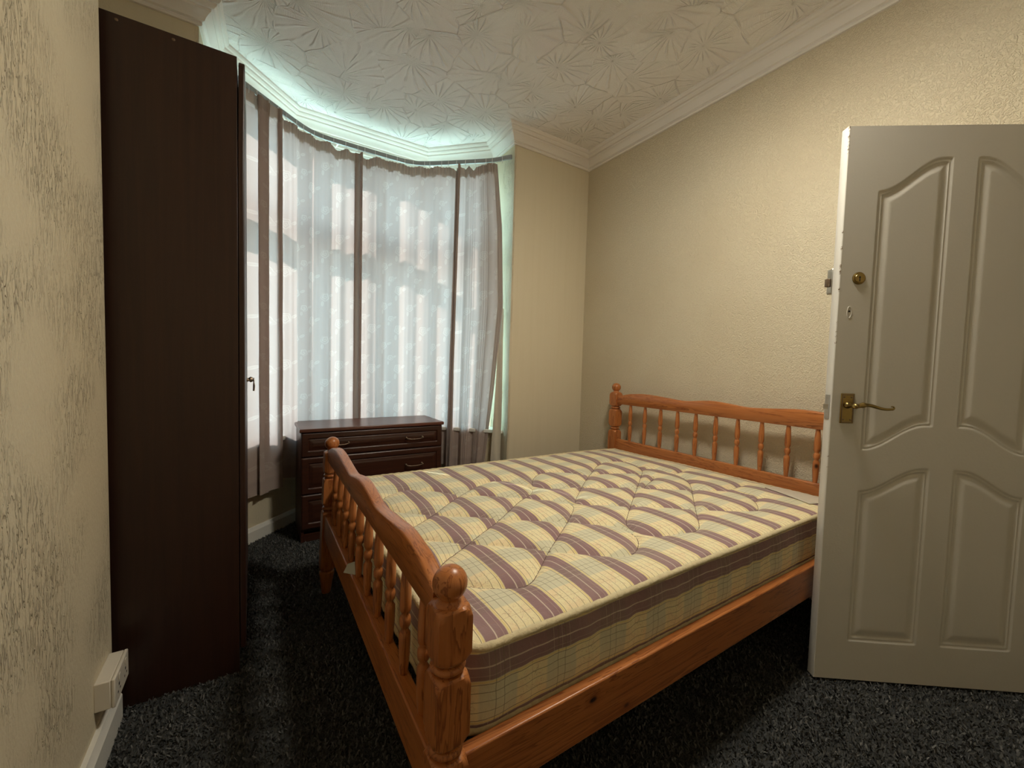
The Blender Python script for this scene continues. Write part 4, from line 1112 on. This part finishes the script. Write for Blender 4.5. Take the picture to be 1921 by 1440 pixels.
def curtain(label, s0, s1, ztop, zbot, fold, tops=None, skewL=None, skewR=None, width=None, edge_hem=0.03, seed=1, gather=0.05):
    """cloth hung along the track from arclength s0 to s1.
    fold(u, h) -> (normal offset, along-track offset), u = 0..1 across, h = 0 at hem .. 1 at heading"""
    rng = np.random.default_rng(seed)
    nu = int((s1 - s0) / 0.0028) + 40
    hs = np.r_[np.linspace(0, 0.86, 60), np.linspace(0.875, 1, 26)]
    u = np.linspace(0, 1, nu); width = width or (s1 - s0) * 1.6
    ph1, ph2 = rng.uniform(0, 6, 2)
    m = MB(); co = []; uvs = []; lay = []
    Hh = ztop - zbot
    for h in hs:
        nf, tf = fold(u, h)
        # small gathers of the heading tape
        g = np.clip((h - 0.955) / 0.03, 0, 1); gg = 0.0045 * g * np.sin(u * (s1 - s0) * 260 + 1.5 * np.sin(u * 37 + ph1)) + 0.002 * g * np.sin(u * (s1 - s0) * 610 + ph2)
        micro = 0.0016 * np.sin(u * 90 + 3 * np.sin(u * 23 + ph2)) * (1 - 0.5 * h) + 0.0010 * np.sin(h * 26 + u * 17 + ph1)
        s = s0 + (s1 - s0) * u + tf
        if skewL is not None: s = s + np.interp(h, *skewL) * (1 - u) ** 2
        if skewR is not None: s = s + np.interp(h, *skewR) * u ** 2
        p, t_, n_ = at_s(s)
        q = p + n_ * (nf + gg + micro)[:, None]
        zt = 0.0
        if tops is not None: zt = np.interp(u, *tops)
        z = zbot + Hh * h + zt * np.clip((h - 0.75) / 0.25, 0, 1) ** 2 + 0.003 * np.sin(u * (s1 - s0) * 55 + ph1) * (1 if h > 0.99 else 0)
        z = z + 0.006 * np.sin(u * 9 + ph2) * (1 - h) ** 6
        co.append(np.stack([q[:, 0], q[:, 1], z + 0 * u], 1))
        uvs.append(np.stack([u * (s1 - s0) * 1.2 + seed * 0.37, h * Hh + 0 * u], 1))
        zb = h * Hh
        l = np.ones(nu); l = np.maximum(l, np.where((zb < 0.085), 1.9, 1.0)); l = np.maximum(l, np.where((Hh - zb) < 0.068 + 0.006 * np.sin(u * 60 + ph1), 2.0, 1.0))
        eL = u * width; eR = (1 - u) * width
        l = np.maximum(l, np.where(eL < edge_hem, 1.8, 1)); l = np.maximum(l, np.where(eR < edge_hem, 1.8, 1))
        lay.append(l)
    co = np.concatenate(co); uvs = np.concatenate(uvs); lay = np.concatenate(lay)
    nh = len(hs); base = co[:nu].mean(0); loc = (float(base[0]), float(base[1]), zbot)
    m.v = [tuple(p) for p in (co - np.array(loc))]
    idx = np.arange(nu * nh).reshape(nh, nu)
    m.f = [tuple(q) for q in np.stack([idx[:-1, :-1], idx[:-1, 1:], idx[1:, 1:], idx[1:, :-1]], 2).reshape(-1, 4)]
    o = m.build('curtain', M['curtain'], None, smooth=True, angle=180, fix=False); o.location = loc
    me = o.data; ul = me.uv_layers.new(name='cloth'); li = np.zeros(len(me.loops), np.int32); me.loops.foreach_get('vertex_index', li)
    ul.data.foreach_set('uv', uvs[li].astype(np.float32).ravel())
    at = me.attributes.new('layers', 'FLOAT', 'POINT'); at.data.foreach_set('value', lay.astype(np.float32))
    tag(o, label, 'curtain', 'curtains hanging round the bay window'); return o
def waves(*ws):
    """sum of (amplitude, cycles across, phase, growth towards hem)"""
    def fn(u, h):
        n = 0 * u
        for a, c, ph, gr in ws: n = n + a * (0.45 + 0.55 * (1 - h) ** gr) * np.sin(2 * math.pi * c * u + ph + 0.5 * np.sin(3 * u + h))
        return n, 0 * u
    return fn
def plus(f, *folds):
    """adds looped-over folds: (u centre, half width, depth, sideways throw)"""
    def fn(u, h):
        n, t = f(u, h)
        for c, w, d, k in folds:
            x = (u - c) / w; ins = abs(x) < 1
            n = n + np.where(ins, d * np.cos(x * math.pi / 2) ** 2, 0)
            t = t + np.where(ins, -k * np.sin(x * math.pi), 0)
        return n, t
    return fn
ZT, ZH = 2.628, 0.318
# positions along the track
sA0, sA1 = 0.02, s_of_x(0.165)
sB0, sB1 = s_of_x(0.150), s_of_x(0.655)
sC0, sC1 = s_of_x(0.630), s_of_x(1.335)
sD0, sD1 = s_of_x(1.325), s_of_x(1.555)
fA = plus(waves((0.010, 2.6, 0.6, 1.0), (0.004, 7, 1, 1)), (0.66, 0.22, 0.030, 0.085), (0.90, 0.12, 0.032, 0.045))
curtain('leftmost curtain bunched in deep folds next to the dark wardrobe', sA0, sA1, ZT + 0.012, 0.300, fA, width=0.95, seed=1, edge_hem=0.03)
fB = plus(waves((0.026, 4.5, 2.2, 1.0), (0.005, 9.7, 0.4, 1.0)), (0.955, 0.05, 0.022, 0.016))
curtain('wide rose-patterned curtain second from the wardrobe, left of the centre overlap', sB0, sB1, ZT, 0.335, fB, tops=([0, .05, .65, .75, .85, .93, 1], [0.0, .004, 0, -0.030, -0.008, -0.020, -0.018]), width=0.95, seed=2)
fC = plus(waves((0.025, 5.3, 0.3, 1.0), (0.005, 11.3, 2.0, 1.0)), (0.045, 0.045, 0.034, 0.024))
curtain('wide rose-patterned curtain right of the centre overlap, behind the chest', sC0, sC1, ZT, ZH, fC, tops=([0, .04, .10, .20, .9, .96, 1], [-.02, -.012, -.030, 0, .0, -.020, -.050]), width=1.35, seed=3, skewR=([0, 1], [0.0, 0.0]))
fD = plus(waves((0.016, 2.6, 1.2, 1.0), (0.004, 6.1, 2.0, 1.0)), (0.09, 0.09, 0.038, 0.022))
curtain('rightmost curtain hanging against the bay wall edge, narrow and slanting', sD0, sD1, ZT + 0.004, 0.300, fD, tops=([0, .1, .22, .3, .42, .5, .6, 1], [-.02, .0, -.03, 0.0, -.045, -.02, 0, 0.0]), width=0.62, seed=4, edge_hem=0.06,
        skewL=([0, 1], [-0.035, 0.0]), skewR=([0, .25, .55, .8, 1], [-0.055, 0.01, 0.075, 0.05, 0.0]))
# pale cloth edge hanging in the window reveal to the right of the last curtain
m = MB(); co = []
for z in np.linspace(0.30, 1.55, 40):
    tt = (z - 0.30) / 1.25; w = 0.052 * (1 - tt) ** 0.8 + 0.006
    for k in range(9):
        a = k / 8.0
        co.append((1.612 - w * (1 - a) * 1.15, 2.700 - 0.035 * a + 0.005 * math.sin(a * 7 + z * 5), z))
nn = 9; m.add(co, [(j * nn + i, j * nn + i + 1, (j + 1) * nn + i + 1, (j + 1) * nn + i) for j in range(39) for i in range(8)])
lo_ = m.build('net_curtain', M['tape'], None, smooth=True, angle=180, fix=False)
tag(lo_, 'thin pale net curtain edge in the reveal right of the rightmost curtain', 'net curtain')

# ------------------------------------------------------------------ fill lamp in pendant form, added for brightness (above the picture)
lamp = empty('added_fill_lamp', (FILL_LAMP_XY[0], FILL_LAMP_XY[1], CEIL))
tag(lamp, 'added unseen fill lamp in a white pendant shade above the near side of the bed', 'lamp')
m = MB(); m.lathe([(0.001, 0.001), (0.05, 0.001), (0.05, -0.018), (0.012, -0.032), (0.001, -0.032)], 24); m.build('fill_lamp_rose', M['plastic'], lamp, smooth=True, angle=40)
m = MB(); m.tube([(0, 0, -0.03), (0, 0, -0.15)], 0.0035, 8); m.build('fill_lamp_flex', M['plastic'], lamp, smooth=True)
m = MB(); m.lathe([(0.012, -0.12), (0.03, -0.125), (0.035, -0.16), (0.10, -0.19), (0.165, -0.235), (0.170, -0.250), (0.166, -0.250), (0.160, -0.238), (0.098, -0.196), (0.030, -0.168), (0.012, -0.166)], 40)
m.build('fill_lamp_shade', M['plastic'], lamp, smooth=True, angle=50)
m = MB(); m.lathe([(0.155 * math.cos(a), -0.242 - 0.05 * math.sin(a)) for a in np.linspace(0.0, math.pi / 2 - 0.01, 12)], 40)
m.build('fill_lamp_diffuser', M['fillglow'], lamp, smooth=True, angle=80)
